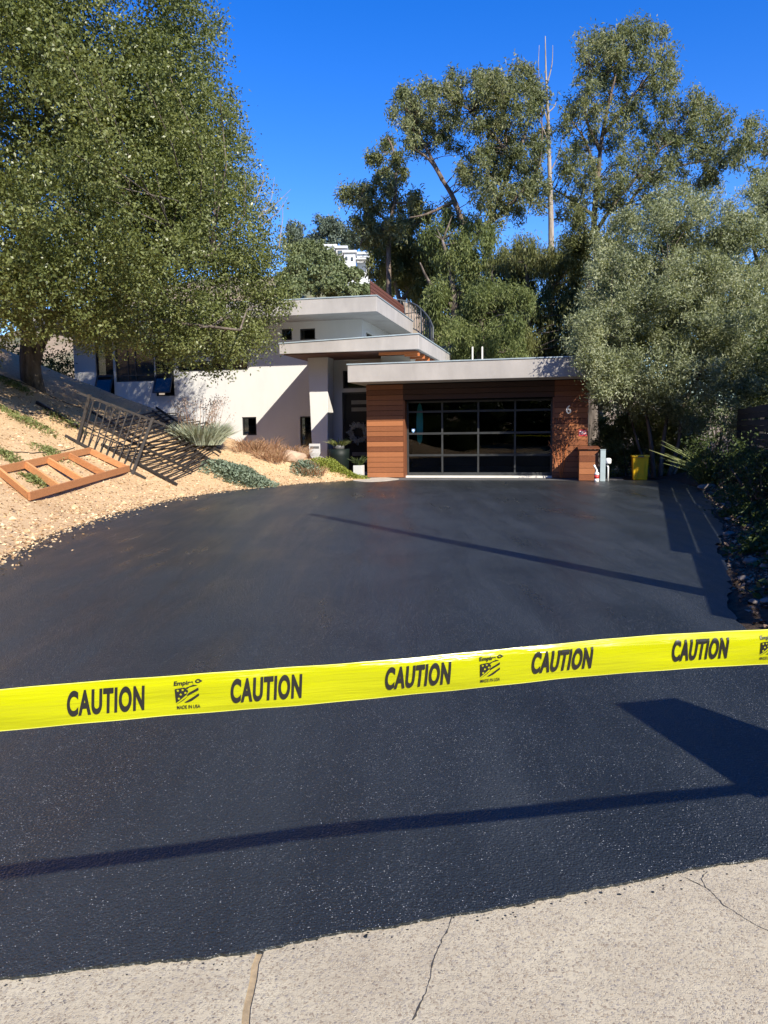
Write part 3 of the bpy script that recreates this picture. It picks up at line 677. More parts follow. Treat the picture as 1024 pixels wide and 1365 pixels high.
m = MB(); hb(m, 7.47, 7.62, -1.45, -1.33, .0, .93); m.build('cabinet', M['greybox'], up, bevel=.008)
hb(MB(), 7.465, 7.625, -1.46, -1.32, .932, .95).build('cap', M['greybox'], up)
MB().tube([H(7.70,-1.38,.0),H(7.70,-1.38,.42),H(7.66,-1.38,.5)], .025, 8).build('pipe', M['pvc'], up, True)
MB().lathe([(.07,0),(.085,.03),(.085,.14),(.05,.17)], H(7.70,-1.4,.52), 14).build('fitting', M['pvc'], up, True)
sc2 = empty('spray_can', H(7.36, -1.75, 0), 'small white and red container at the foot of the grey utility post', 'container')
cc = H(7.36, -1.75, .006); MB().lathe([(.07,0),(.07,.1)], cc, 14).build('base', M['paint'], sc2, True)
MB().lathe([(.072,.1),(.072,.2)], cc, 14).build('red_band', M['red'], sc2, True)
MB().lathe([(.07,.2),(.07,.26),(.03,.3),(.03,.36),(.0,.37)], cc, 14).build('top', M['paint'], sc2, True)
MB().tube([cc+Vector((0,0,.34)), cc+Vector((-.06,-.02,.44)), cc+Vector((-.09,-.02,.5))], .03, 8).build('nozzle', M['paint'], sc2, True)
yb = empty('yellow_bin', Vector((7.77, 23.1, 0)), 'square yellow plastic bin at the far right corner of the driveway', 'bin')
bc = Vector((7.77, 23.3, .006)); f = lambda x, y, z: bc+UU*x+VV*y+Vector((0,0,z))
b = MB().quadbox([f(-.20,-.2,0),f(.20,-.2,0),f(.20,.2,0),f(-.20,.2,0),f(-.23,-.23,.68),f(.23,-.23,.68),f(.23,.23,.68),f(-.23,.23,.68)]); b.build('body', M['yellowbin'], yb, bevel=.02)
MB().box(-.255,.255,-.255,.255,.682,.74,f).build('rim', M['yellowbin'], yb, bevel=.015)
for x in (-.1, .1): MB().box(x-.015,x+.015,-.235,-.205,.1,.6,f).build('rib', M['yellowbin'], yb)
MB().box(-.08,.08,-.275,-.25,.69,.72,f).build('handle', M['signdark'], yb)
# ------------------------------------------------------------------ things lying on the bank
def on(px, py, up=0.0): p = spot(px, py); return p+Vector((0, 0, up))
def fence_panel(name, label, a0, b0, a1, b1, n, posts=(True, True), group='dismantled black fence panels', over=.25, rw=.06, pk=.027):
    """rails run a0>b0 and a1>b1; pickets join them"""
    a0, b0, a1, b1 = map(Vector, (a0, b0, a1, b1))
    root = empty('metal_fence', (a0+b0)/2, label, 'fence panel', group)
    d0 = (b0-a0).normalized(); d1 = (b1-a1).normalized(); nrm = (b0-a0).cross(a1-a0).normalized()
    MB().bar(a0-d0*over, b0+d0*over, rw, rw, up=nrm).build('rail', M['iron'], root)
    MB().bar(a1-d1*over, b1+d1*over, rw, rw, up=nrm).build('rail', M['iron'], root)
    for i in range(n):
        t = (i+.7)/(n+.4); p = a0.lerp(b0, t); q = a1.lerp(b1, t); w = (q-p).normalized()
        MB().bar(p-w*.02, q+w*.02, pk, pk, up=nrm).build('picket', M['iron'], root)
    for s, p, q in ((posts[0], a0, a1), (posts[1], b0, b1)):
        if s:
            w = (q-p).normalized(); MB().bar(p-w*.12, q+w*.06, .07, .07, up=nrm).build('post', M['iron'], root)
    return root
A0 = on(104, 592, .05); B0 = on(214, 640, .05)
def lift(px, py, Y): return at(px, py, Y)
A1 = lift(119, 529, A0.y+.12); B1 = lift(203, 560, B0.y+.35)
B0b = on(178, 632, .05)
fence_panel('fence_panel', 'black metal fence panel standing tilted on edge, nearest of the pile', A0, B0b, A1, B1, 9, (True, True), over=.35)
fence_panel('fence_panel', 'black metal fence panel lying flat with pickets running up the bank, front of the pile', on(120,577,.28), on(252,634,.16), on(212,556,.24), on(291,609,.18), 15, (False, False), over=.12, pk=.036)
fence_panel('fence_panel', 'black metal fence panel lying under the others with its end by the sage shrub', on(140,598,.06), on(232,647,.06), on(236,588,.10), on(284,620,.09), 12, (False, False), over=.1, pk=.034)
fence_panel('fence_panel', 'black metal fence panel lying flat at the back of the pile by the white wall', on(206,553,.08), on(246,584,.08), on(258,552,.12), on(288,578,.12), 9, (False, False), over=.1, pk=.034)
def loose(p, q, label, w=.06):
    o = MB().bar(p, q, w, w).build('fence_rail', M['iron']); tag(o, label, 'metal rail', 'loose black fence rails'); return o
loose(on(49,539,.05), on(104,572,.07), 'loose black metal rail lying on bare soil left of the fence pile', .08)
loose(on(121,556,.16), on(206,606,.2), 'loose black metal rail lying across the fence pile')
loose(on(228,575,.05), on(275,590,.08), 'loose black metal rail beside the silver shrub')
# timber frame
tf = empty('timber_frame', on(90, 645), 'orange redwood ladder shaped timber frame lying on the bare bank', 'timber frame')
FL, NL, NR, FR = on(-2,634,.0), on(40,669,.0), on(172,630,.0), on(121,606,.0)
hgt_ = .15
def plank(p, q, name='beam', w=.05, lift0=.02):
    p = Vector(p); q = Vector(q); u = Vector((0,0,hgt_/2+lift0)); return MB().bar(p+u, q+u, w, hgt_).build(name, M['lumber'], tf, bevel=.004)
plank(NL-(NR-NL).normalized()*.03, NR); plank(FL, FR)
nrm_ = Vector((0,0,0))
for i, t in enumerate((.0, .235, .46, .70, .985)):
    p = NL.lerp(NR, t); q = FL.lerp(FR, t); w = (q-p).normalized()
    MB().bar(p+w*.03+Vector((0,0,.095)), q-w*.03+Vector((0,0,.095+(.01 if i % 2 else 0))), .05, .14, up=Vector((.3*(1 if i in (1,3) else .2),-.15,1))).build('cross_piece', M['lumber'], tf, bevel=.004)
# drip hoses
def hose(P, label):
    pts = []
    for a, b in zip(P[:-1], P[1:]):
        for i in range(8):
            f = i/8; pts.append(on(a[0]+(b[0]-a[0])*f, a[1]+(b[1]-a[1])*f, .012))
    o = MB().tube(pts, .011, 6).build('drip_hose', M['hose'], None, True); tag(o, label, 'hose', 'drip hoses on the bank')
hose([(-5,603),(40,605),(75,604),(103,597)], 'thin black drip hose just above the timber frame')
hose([(-5,499),(40,515),(80,535),(112,546)], 'thin black drip hose near the top of the bank below the oak')
hose([(30,551),(60,553),(98,556)], 'thin black drip hose beside the loose rail')
# ------------------------------------------------------------------ plants
def plant(name, label, cat, px, py, parts, group=None, loc=None):
    p = loc or on(px, py); r = empty(name, p, label, cat, group)
    for fn in parts: fn(p, r)
    return r
def mat_plant(P, r, n, sx, sy, h, L, W, mat, upb=.4, name='foliage'):
    a = rng.normal(size=(n, 2))*.5; q = np.clip(a, -1.1, 1.1)
    X = P.x+q[:,0]*sx; Y = P.y+q[:,1]*sy
    Z = terrain(X, Y)+rng.uniform(0, 1, n)**.8*h*np.clip(1-(q**2).sum(1)*.6, .15, 1)*(.7+.5*np.abs(wav(X, Y, 1, 8)))
    D = unit(n)*.8+np.stack([q[:,0], q[:,1], np.full(n, upb)], 1)
    return leaves(name, np.stack([X,Y,Z],1), D, L*rng.uniform(.6,1.3,n), W, mat, r)
for px, py, sx, sy, lab in ((18,556,.55,.4,'low green weed patch on the bank at the left edge, above the drip hose'),(48,568,.5,.35,'trailing green weed patch on the bank left of the fence pile'),(70,607,.35,.35,'small green weed tuft between the drip hose and the timber frame'),(10,611,.35,.3,'small green weed tuft at the left edge behind the timber frame'),(88,563,.5,.35,'thin green weed strip beside the loose black rail'),(20,515,.4,.3,'faint green weed patch high on the bank below the oak'),(48,645,.25,.2,'little green weed tuft inside the timber frame')):
    plant('weed', lab, 'weed', px, py, [lambda p, r, sx=sx, sy=sy: mat_plant(p, r, 300, sx*1.1, sy*1.1, .17, .11, .028, M['weed'], .6)], 'weeds on the bare bank')
p = on(268, 596)
def silver(p, r):
    grasslet('blade', p, 1500, .85, .62, .03, M['silver'], r, .75)
    mb = MB(); C = []
    for i in range(46):
        a = rng.uniform(0, 2*math.pi); rr = rng.uniform(.1, .7); b = p+Vector((rr*math.cos(a), rr*math.sin(a), .4))
        t = b+Vector((math.cos(a)*.25+rng.normal()*.12, math.sin(a)*.25, rng.uniform(.5, 1.15)))
        mb.tube([b, b.lerp(t, .5)+Vector((rng.normal()*.03, 0, .03)), t], [.006, .005, .004], 4)
        for k in range(16): C.append(t+Vector(rng.normal(size=3))*.07-Vector((0,0,rng.uniform(0,.22))))
    mb.build('stalk', M['dry'], r, kind='stuff')
    leaves('flower', np.array(C), unit(len(C)), .055, .035, M['pink'], r)
plant('silver_bush', 'silvery grey upright bush with dusty pink flower stalks before the white wall', 'bush', 268, 594, [silver])
plant('sage_bush', 'low sage green bush at the driveway edge below the fence pile', 'bush', 320, 640, [lambda p, r: mat_plant(p, r, 3600, .95, .55, .55, .13, .04, M['sage'], .5)])
plant('sage_bush', 'small blue grey bush at the driveway edge below the tan rock', 'bush', 409, 629, [lambda p, r: mat_plant(p, r, 1100, .45, .35, .35, .11, .035, M['sage'], .5)])
def drygrass(p, r, n=900, s=.9, h=.5):
    for k in range(9):
        a = rng.uniform(-1, 1, 2)*s; q = Vector((p.x+a[0], p.y+a[1]*.7, 0)); q.z = tz(q.x, q.y)
        grasslet('stem', q, n//9, h*rng.uniform(.6, 1.1), .28, .014, M['dry'], r, .8)
plant('dry_bush', 'rusty dry grass clump between the silver bush and the tan rock', 'dry grass', 338, 606, [drygrass])
plant('dry_bush', 'reddish dry bush just behind the tan rock', 'dry grass', 380, 606, [lambda p, r: drygrass(p, r, 700, .6, .55)])
plant('lime_bush', 'yellow green leafy bush under the shaded end of the white wall', 'bush', 378, 592, [lambda p, r: mat_plant(p, r, 1500, .75, .5, .6, .1, .035, M['lime'], .6)])
plant('lime_bush', 'small yellow green bush below the low square window', 'bush', 334, 594, [lambda p, r: mat_plant(p, r, 600, .45, .3, .35, .09, .03, M['lime'], .6)])
plant('lime_bush', 'yellow green bush against the tall shaded window', 'bush', 398, 598, [lambda p, r: mat_plant(p, r, 900, .5, .35, .55, .09, .03, M['weed'], .7)])
def cover(p, r):
    for x, y in ((-2.05,24.75),(-1.75,24.75),(-1.5,24.85),(-1.25,24.9),(-1.0,25.0),(-.8,25.1),(-1.6,25.1)):
        mat_plant(Vector((x, y, tz(x, y))), r, 520, .34, .24, .24, .075, .03, M['lime'], .8)
plant('ground_cover', 'bright yellow green ground cover trailing beside the driveway to the cube planter', 'ground cover', 452, 632, [cover])
plant('dry_bush', 'small dry twiggy tuft beside the yard sign', 'dry grass', 418, 628, [lambda p, r: drygrass(p, r, 260, .35, .35)])
def boulder(name, label, p, s, mat, seed=0, parent=None):
    bm = bmesh.new(); bmesh.ops.create_icosphere(bm, subdivisions=3, radius=1); r = np.random.default_rng(seed)
    pl = [(Vector(r.normal(size=3)).normalized(), r.uniform(.55, .9)) for _ in range(9)]
    for v in bm.verts:
        for n, d in pl:
            k = v.co.dot(n)
            if k > d: v.co -= n*(k-d)*.9
        v.co += v.co*float(wav(v.co.x, v.co.y+v.co.z, 0, 2.5))*.08
        v.co = Vector((v.co.x*s[0], v.co.y*s[1], v.co.z*s[2]))
    me = bpy.data.meshes.new(name); bm.to_mesh(me); bm.free(); me.materials.append(mat)
    o = bpy.data.objects.new(name, me); link(o); o.location = p; o.rotation_euler.z = r.uniform(0, 6)
    return tag(o, label, 'rock')
pr = on(393, 616); boulder('boulder', 'large tan boulder on the bank beside the yard sign', pr+Vector((0,.3,.12)), (.52, .45, .32), M['rock'], 4)
def bare_shrub():
    base = H(6.35, -.32, 0); r = empty('bare_shrub', base, 'leafless orange twigged shrub in front of the right cedar panel', 'shrub')
    for k, (x, t) in enumerate(((.0, 2.0), (-.12, 1.5), (.08, 1.2), (-.2, 1.2), (.16,1.9))):
        P = [base+Vector((0,0,.0))]
        for j in range(1, 6):
            f = j/5; P.append(base+UU*(x*f*2.0+random.uniform(-.04,.04))+VV*random.uniform(-.05,.05)+Vector((0,0,t*f)))
        MB().tube(P, [.016*(1-.75*i/5) for i in range(6)], 5).build('branch', M['joist'], r)
        for j in (2, 3, 4):
            e = P[j]+UU*random.uniform(-.22,.22)+Vector((0,0,random.uniform(.1,.25))); MB().tube([P[j], e], [.007,.003], 4).build('twig', M['joist'], r)
    C = [base+UU*rng.normal()*.22+VV*rng.normal()*.06+Vector((0,0,rng.uniform(.5,1.9))) for _ in range(60)]
    leaves('leaf', np.array(C), unit(60), .07, .035, M['drybrown'], r)
bare_shrub()
# ------------------------------------------------------------------ trees
def limb(mb, P, r0, r1, n=7):
    """smooth path through points with tapered radius"""
    P = [Vector(p) for p in P]; Q = []
    for i in range(len(P)-1):
        a = P[max(i-1,0)]; b = P[i]; c = P[i+1]; d = P[min(i+2,len(P)-1)]
        for k in range(4):
            t = k/4; Q.append(.5*((2*b)+(c-a)*t+(2*a-5*b+4*c-d)*t*t+(3*b-a-3*c+d)*t**3))
    Q.append(P[-1]); m = len(Q)
    mb.tube(Q, [r0+(r1-r0)*(i/(m-1))**.8 for i in range(m)], n); return Q
def clumps(centers, radii, total, sub, sub_r, flat=1.0, droop=0.0):
    """leaf centres and axes: sub-clumps on and inside ellipsoids; total leaves in all"""
    ks = [max(3, int(sub*r*r)) for r in radii]; n = max(5, int(total/sum(ks)))
    C = []; D = []
    for c, r, k in zip(centers, radii, ks):
        u = unit(k)*(rng.uniform(.2, 1, k)**.45)[:,None]*r; u[:,2] *= flat
        q = np.repeat(np.array(c)+u, n, 0); o = rng.normal(size=(len(q),3))*np.repeat(sub_r*rng.uniform(.55,1.25,k), n)[:,None]
        if droop: o[:,2] -= np.abs(rng.normal(size=len(q)))*sub_r*droop; o[:,:2] *= .8
        else: o[:,2] *= .8
        d = unit(len(q))+o/(np.linalg.norm(o,axis=1,keepdims=True)+1e-6)*.5; d[:,2] -= droop
        C.append(q+o); D.append(d)
    return np.concatenate(C), np.concatenate(D)
def twigs(mb, skel, centers, r0, bend=.2):
    S_ = [q for Q in skel for q in Q]
    for c in centers:
        c = Vector(c); b = min(S_, key=lambda q: (q-c).length_squared+max(0, q.z-c.z)*2); m = b.lerp(c, .5)+Vector(rng.normal(size=3))*(c-b).length*bend*.4+Vector((0,0,(c-b).length*.06))
        mb.tube([b, m, c], [r0, r0*.65, r0*.3], 5)
# --- coast live oak on the left
ob = on(42, 512); oy = ob.y
print('oak base', ob)
oak = empty('oak_tree', ob, 'huge dense dark green oak on the bank at the left', 'tree')
mb = MB(); sk = []
Z = lambda px, py, dy=0: at(px, py, oy+dy)
sk.append(limb(mb, [ob-Vector((0,0,.4)), ob+Vector((-.05,0,.7)), Z(38,440), Z(30,400), Z(35,300), Z(60,180), Z(70,60)], .30, .06, 10))
sk.append(limb(mb, [ob+Vector((.25,-.1,-.35)), ob+Vector((.12,0,.5)), Z(58,450), Z(80,415), Z(130,380,-.6), Z(200,350,-1), Z(280,340,-1)], .22, .04, 9))
sk.append(limb(mb, [Z(38,440), Z(10,420,-.5), Z(-60,380,-1.5), Z(-150,300,-2)], .16, .04))
sk.append(limb(mb, [Z(35,400), Z(90,330,1), Z(160,240,1.5), Z(220,120,1.5)], .15, .04))
sk.append(limb(mb, [Z(80,415), Z(150,420,-.5), Z(230,430,-1), Z(320,440,-1.2)], .10, .03))
mb.build('trunk', M['bark'], oak, True)
sc = oy/FPX
lob = []
# outline lobes (px, py, depth offset, radius px)
for px, py, dy, r in ((60,40,0,170),(170,70,.3,115),(255,60,.6,52),(-60,200,-1,200),(80,200,-1.5,190),(200,190,-.8,120),(270,160,.4,62),(300,235,.6,52),(-100,330,-1,140),(60,330,-2,110),(150,320,-1.8,125),(235,300,-1.2,110),(300,300,-.3,75),(335,330,.2,55),(345,380,.2,46),(330,430,.0,52),(285,400,-1,80),(220,400,-1.3,85),(150,400,-1.4,65),(90,385,-1.8,60),(20,400,-2,52),(-60,420,-1.5,60),(270,455,-.8,48),(230,448,-.9,42),(318,462,-.4,34),(290,480,-.6,26),(345,452,.1,24),(362,400,.2,26),(90,-110,0,190),(-40,-60,-.5,180),(300,185,.8,40),(325,275,.6,45),(70,150,1.6,150),(60,300,1.2,150),(170,250,1.3,120),(200,120,1.4,80),(-40,120,1.2,150),(185,215,0,78),(200,300,0,72),(190,375,0,58),(235,170,0,60),(170,130,.3,80),(250,240,0,55),(255,330,0,60)):
    k = float(np.interp(px, [110, 265], [-2.2 if py < 430 else -1.2, 1.7])); c = Z(px, py, dy+k); lob.append((c, r*sc*(1+k/oy)))
cent = []; rad_ = []
for c, R in lob:
    k = int(5+R*R*9.5); u = unit(k)*(rng.uniform(.55, 1, k)**.3)[:,None]*R
    for q in u:
        d = rng.uniform(.30,.72)*min(1, .4+R*.5); cent.append(np.array(c)+q*(1-d*.5/R)); rad_.append(d)
print('oak clumps', len(cent))
Cl, Dl = clumps(cent, rad_, 410000, 34, .15); print('oak leaves', len(Cl))
leaves('crown', Cl, Dl, .086*rng.uniform(.5,1.4,len(Cl)), .054*rng.uniform(.7,1.2,len(Cl)), M['oakleaf'], oak)
mb = MB(); twigs(mb, sk, cent[::14], .03); mb.build('branch', M['bark'], oak, True, 'stuff')
# dead twigs sticking out of the right side
mb = MB()
for a, b, c in (((345,290),(362,265),(366,236)),((345,290),(372,268),(388,252)),((350,300),(372,282),(384,262)),((340,270),(352,240),(350,225)),((372,330),(377,290),(377,268))):
    mb.tube([Z(*a,.5), Z(*b,.5), Z(*c,.5)], [.018,.01,.004], 5)
mb.build('dead_twig', M['deadbark'], oak, kind='stuff')
# --- olive on the right
vb = Vector((9.05, 24.6, .0)); vy = 24.4
olv = empty('olive_tree', vb, 'bushy grey green olive tree beside the garage with several dark trunks', 'tree')
mb = MB(); sk = []
W_ = lambda px, py, dy=0: at(px, py, vy+dy)
for j, P in enumerate(([(872,640),(868,590),(858,540),(830,470),(815,400)], [(880,640),(885,585),(892,540),(900,460),(890,360)], [(890,640),(905,590),(912,540),(950,460),(960,380)], [(868,640),(850,590),(838,550),(810,500)], [(895,640),(920,580),(940,520),(985,440)])):
    sk.append(limb(mb, [W_(*p, (j-2)*.25*(i/3)) for i, p in enumerate(P)], .085 if j < 3 else .06, .02))
mb.build('trunk', M['bark'], olv, True)
so_ = vy/FPX; cent = []; rad_ = []
for px, py, dy, r in ((875,360,0,88),(820,400,-.3,52),(795,455,-.2,30),(803,490,0,30),(812,522,.2,26),(850,490,-.4,54),(900,450,-.9,85),(960,420,-.6,70),(940,515,-.6,56),(890,515,-.5,40),(925,330,.2,65),(960,310,.4,50),(985,350,.3,42),(990,470,-.2,52),(870,310,.4,46),(985,300,.6,24),(1000,400,0,40),(830,350,0,34),(1000,520,.2,46),(905,290,.5,30),(968,556,-.2,36),(1005,250,1.0,14),(800,420,0,24),(845,535,0,22),(880,420,1.3,85),(945,450,1.1,78),(925,380,1.1,78),(865,470,.9,55),(985,420,1.2,50),(797,462,-2.0,22),(790,488,-2.1,12),(808,520,-1.9,17),(785,436,-1.9,15),(814,492,-1.6,24)):
    c = W_(px, py, dy); R = r*so_; k = int(4+R*R*13); u = unit(k)*(rng.uniform(.3, 1, k)**.4)[:,None]*R
    for q in u: cent.append(np.array(c)+q); rad_.append(rng.uniform(.2,.42))
print('olive clumps', len(cent))
Cl, Dl = clumps(cent, rad_, 215000, 66, .14); Dl = Dl+np.array([0,0,.55]); print('olive leaves', len(Cl))
leaves('crown', Cl, Dl, .11*rng.uniform(.6,1.25,len(Cl)), .032, M['olive'], olv)
mb = MB(); twigs(mb, sk, cent[::7], .016); mb.build('branch', M['bark'], olv, True, 'stuff')
mb = MB(); C = []; Dd = []
for px, py, l in ((930,285,60),(955,280,70),(975,300,60),(900,275,45),(985,330,60),(1000,360,55),(1005,300,40),(870,290,40),(840,320,35),(945,262,35)):   # long loose shoots at the top
    b = W_(px, py+20, .3); e = W_(px+l*.55, py-l*.45, .4+rng.normal()*.3); mb.tube([b, b.lerp(e,.5)+Vector((0,0,.06)), e], [.012,.008,.003], 4)
    for t in rng.uniform(0, 1, 260): C.append(np.array(b.lerp(e, t))+rng.normal(size=3)*.1); Dd.append(np.array((e-b).normalized())+rng.normal(size=3)*.5)
mb.build('shoot', M['bark'], olv, kind='stuff'); leaves('shoot_foliage', np.array(C), np.array(Dd), .12, .022, M['olive'], olv)
# --- eucalyptus and other trees behind the house
def gum(name, label, Y, skel, blobs, mat, bark_, L, W, per, sub, subr, droop=.5, group='tall trees behind the house', tw=.035, r0=.35, tstep=1, jy=2.5, cap=46000):
    s = Y/FPX; b = at(*skel[0][0], Y); b.z = max(0, tz(b.x, b.y))-.1
    root = empty(name, b, label, 'tree', group); mb = MB(); sk = []
    for j, P in enumerate(skel):
        pts = [at(p[0], p[1], Y+(p[2] if len(p) > 2 else 0)) for p in P]
        if j == 0: pts = [b]+pts[1:]
        w = r0 if j == 0 else r0*.5
        sk.append(limb(mb, pts, w, w*.18))
    cent = []; rr = []
    for bl in blobs:
        px, py, r = bl[:3]; dy = rng.normal()*jy*.5 if len(bl) < 4 else bl[3]
        cent.append(np.array(at(px, py, Y+dy))); rr.append(r*s)
    Cl, Dl = clumps(cent, rr, cap, sub, subr, .8, droop)
    mb.build('trunk', bark_, root, True)
    leaves('crown', Cl, Dl, L*rng.uniform(.6,1.25,len(Cl)), W, mat, root, nb=.5)
    mt = MB(); twigs(mt, sk, [c+unit(1)[0]*r*.5 for c, r in zip(cent[::tstep], rr[::tstep])]+[c+unit(1)[0]*r*.7 for c, r in zip(cent[::tstep], rr[::tstep])], tw)
    mt.build('branch', bark_, root, True, 'stuff'); print(label[:30], len(Cl)); return root
def fill(outline, r, step, jit_=.35):
    """blob centres filling a polygon in the picture plane of a tree"""
    P = np.array(outline, float); out = []
    x0, y0 = P.min(0); x1, y1 = P.max(0)
    for y in np.arange(y0, y1, step):
        for x in np.arange(x0, x1, step):
            q = np.array([x, y])+rng.uniform(-jit_, jit_, 2)*step
            ins = False
            for (ax, ay), (bx, by) in zip(P, np.roll(P, -1, 0)):
                if (ay > q[1]) != (by > q[1]) and q[0] < (bx-ax)*(q[1]-ay)/(by-ay)+ax: ins = not ins
            if ins: out.append((q[0], q[1], r*rng.uniform(.6, 1.25)))
    return out
# right hand gum
sk_r = [[(800,480),(797,380),(792,300),(797,240),(803,180),(818,110),(833,50)],
        [(794,310),(820,270),(850,235),(880,200),(925,172),(969,150)],
        [(800,325),(830,285),(868,232),(910,220),(951,212),(1010,195)],
        [(797,240),(785,200),(774,177),(750,146)], [(800,200),(780,150),(790,90)], [(803,180),(850,120),(880,80)],
        [(795,290),(760,265),(735,250)], [(850,235),(890,240),(940,250)]]
bl_r = fill([(778,60),(800,45),(826,22),(850,20),(880,40),(898,62),(897,92),(905,120),(930,122),(955,140),(985,150),(1024,155),(1040,200),(990,214),(960,245),(930,262),(900,250),(885,275),(850,300),(832,322),(820,300),(800,262),(770,300),(745,285),(735,240),(740,180),(755,130),(772,118)], 12.5, 14.5)
bl_r = [b for b in bl_r if rng.uniform() > .22]+[(800,58,17),(872,46,18),(890,82,17),(790,100,17),(836,36,18),(900,108,15),(776,146,17),(862,98,18),(815,80,16)]
gum('eucalyptus_tree', 'tallest eucalyptus, with several pale trunks fanning out behind the olive', 46, sk_r, bl_r, M['euc'], M['eucbark'], .25, .062, 26, 9, .26, .5, cap=50000, r0=.26, tw=.028)
sk_l = [[(640,480),(640,400),(622,320),(606,268),(590,240),(574,215),(556,200)],
        [(625,330),(655,290),(674,236),(674,177),(662,120)], [(650,300),(690,262),(720,215),(722,140)], [(606,268),(570,285),(545,290)],
        [(674,200),(640,160),(600,125)], [(590,240),(560,180),(548,140)], [(674,236),(700,180),(710,110)]]
bl_l = fill([(530,130),(545,118),(600,108),(640,92),(680,84),(716,88),(722,110),(712,150),(730,180),(735,240),(720,285),(690,290),(660,285),(640,270),(620,250),(610,230),(630,205),(600,196),(575,205),(545,195),(530,165)], 12.5, 14)
bl_l = [b for b in bl_l if rng.uniform() > .18]+[(545,140,15),(600,122,16),(650,102,16),(698,96,15),(714,128,15),(570,128,14),(592,282,16),(650,300,18),(620,300,15)]
gum('eucalyptus_tree', 'broad flat topped eucalyptus left of the bare dead trunk', 43, sk_l, bl_l, M['euc'], M['eucbark'], .25, .062, 26, 9, .25, .5, cap=40000, r0=.26, tw=.028)
sk_s = [[(520,420),(518,350),(520,300),(528,255),(525,205),(518,185)], [(520,300),(495,275),(470,255)], [(524,270),(545,270),(560,262)], [(520,310),(490,300),(480,330)]]
bl_s = [(518,190,10),(500,205,11),(527,210,13),(535,235,12),(515,240,13),(520,265,17),(545,275,17),(562,268,11),(560,290,12),(495,272,16),(478,262,13),(462,256,8),(480,290,14),(505,300,18),(530,300,18),(485,318,12),(550,305,12),(510,228,10),(490,248,9)]
gum('eucalyptus_tree', 'smaller thin eucalyptus at the left of the group, above the flat roofs', 48, sk_s, bl_s, M['euc'], M['eucbark'], .30, .08, 24, 9, .28, .5, r0=.2, cap=13000)
# bare snag
sn = empty('dead_tree', at(737,420,45), 'bare dead grey trunk rising between the two big eucalyptus trees', 'tree')
mb = MB(); sz = lambda px, py: at(px, py, 44.5)
b0 = sz(736,440); limb(mb, [Vector((b0.x,b0.y,0)), sz(735,330), sz(733,240), sz(731,160), sz(728,100), sz(727,48)], .22, .02, 8); mb.build('trunk', M['deadbark'], sn, True)
for P in ([(732,170),(722,130),(718,92),(719,60)], [(732,190),(716,150),(706,105)], [(730,110),(736,85),(737,60)], [(733,230),(745,205),(752,170)], [(733,250),(718,240),(706,222)], [(731,150),(740,140),(744,120)], [(734,280),(720,270),(708,272)]):
    m = MB(); limb(m, [sz(*p) for p in P], .05, .010, 5); m.build('branch', M['deadbark'], sn, True)
# middle row: drooping pepper trees and bushes behind the roofs
gum('pepper_tree', 'drooping dark green tree behind the stair railing', 41, [[(612,560),(608,470),(605,400),(600,360),(590,320)],[(606,400),(640,360),(655,330)],[(606,410),(575,380),(560,350)]],
    fill([(568,300),(600,285),(640,285),(668,320),(672,380),(660,440),(640,490),(590,490),(572,420),(575,360)], 16, 21), M['pepper'], M['bark'], .24, .05, 26, 26, .26, 1.2, 'trees behind the garage roof', cap=50000)
gum('pepper_tree', 'rounded brownish green tree above the flat roof edge, left of the drooping tree', 50, [[(540,560),(538,440),(530,390),(520,350)],[(536,400),(560,370),(570,340)]],
    fill([(492,318),(520,305),(560,310),(580,330),(582,380),(572,410),(545,400),(520,372),(496,362),(486,338)], 16, 19), M['ochre'], M['bark'], .22, .07, 24, 24, .26, .8, 'trees behind the garage roof', cap=36000)
gum('pepper_tree', 'yellowish weeping tree behind the middle of the garage roof', 38, [[(700,560),(702,470),(705,400),(700,350)],[(703,420),(740,380),(770,340)],[(703,420),(670,390),(655,370)]],
    fill([(650,345),(690,318),(735,316),(770,330),(775,400),(770,480),(720,480),(660,480),(640,430)], 16, 21), M['ochre'], M['bark'], .24, .04, 28, 30, .25, 1.4, 'trees behind the garage roof', cap=60000)
gum('pepper_tree', 'golden tipped slim tree between the weeping tree and the olive', 36, [[(790,560),(788,450),(785,380),(780,300)],[(787,400),(810,360),(825,340)]],
    fill([(768,300),(782,278),(795,300),(815,318),(842,330),(850,380),(840,480),(770,480),(760,400),(762,340)], 14, 19), M['ochre'], M['bark'], .2, .04, 26, 30, .22, .6, 'trees behind the garage roof', cap=40000)
gum('pepper_tree', 'light green feathery tree just above the ladder', 33, [[(650,600),(648,520),(645,460),(640,420)],[(646,480),(610,450),(600,430)]],
    fill([(600,415),(630,392),(665,385),(700,400),(705,440),(700,484),(640,486),(605,486),(598,450)], 14, 18), M['pepper'], M['bark'], .17, .035, 28, 42, .2, 1.0, 'trees behind the garage roof', cap=45000)
gum('shrub_tree', 'leafy sunlit green shrub behind the olive trunks and the cedar box', 25.8, [[(835,640),(833,610),(828,585)],[(835,625),(850,600),(860,575)],[(835,625),(812,600),(806,580)]],
    fill([(800,560),(830,548),(880,545),(930,555),(940,600),(925,640),(860,640),(800,640),(792,600)], 13, 15), M['lime'] if False else M['weed'], M['bark'], .12, .03, 26, 90, .14, .2, 'shrubs at the right', r0=.05, tw=.012, cap=42000, jy=.8)
gum('eucalyptus_tree', 'dark eucalyptus filling the right edge behind the olive', 36, [[(1040,600),(1035,480),(1030,380),(1025,300)],[(1033,400),(1010,350),(1000,300)]],
    fill([(1000,250),(1024,232),(1100,220),(1120,400),(1100,560),(1010,560),(1000,450),(1012,380),(1005,300)], 18, 24), M['euc'], M['eucbark'], .26, .07, 24, 20, .28, .5, cap=40000)
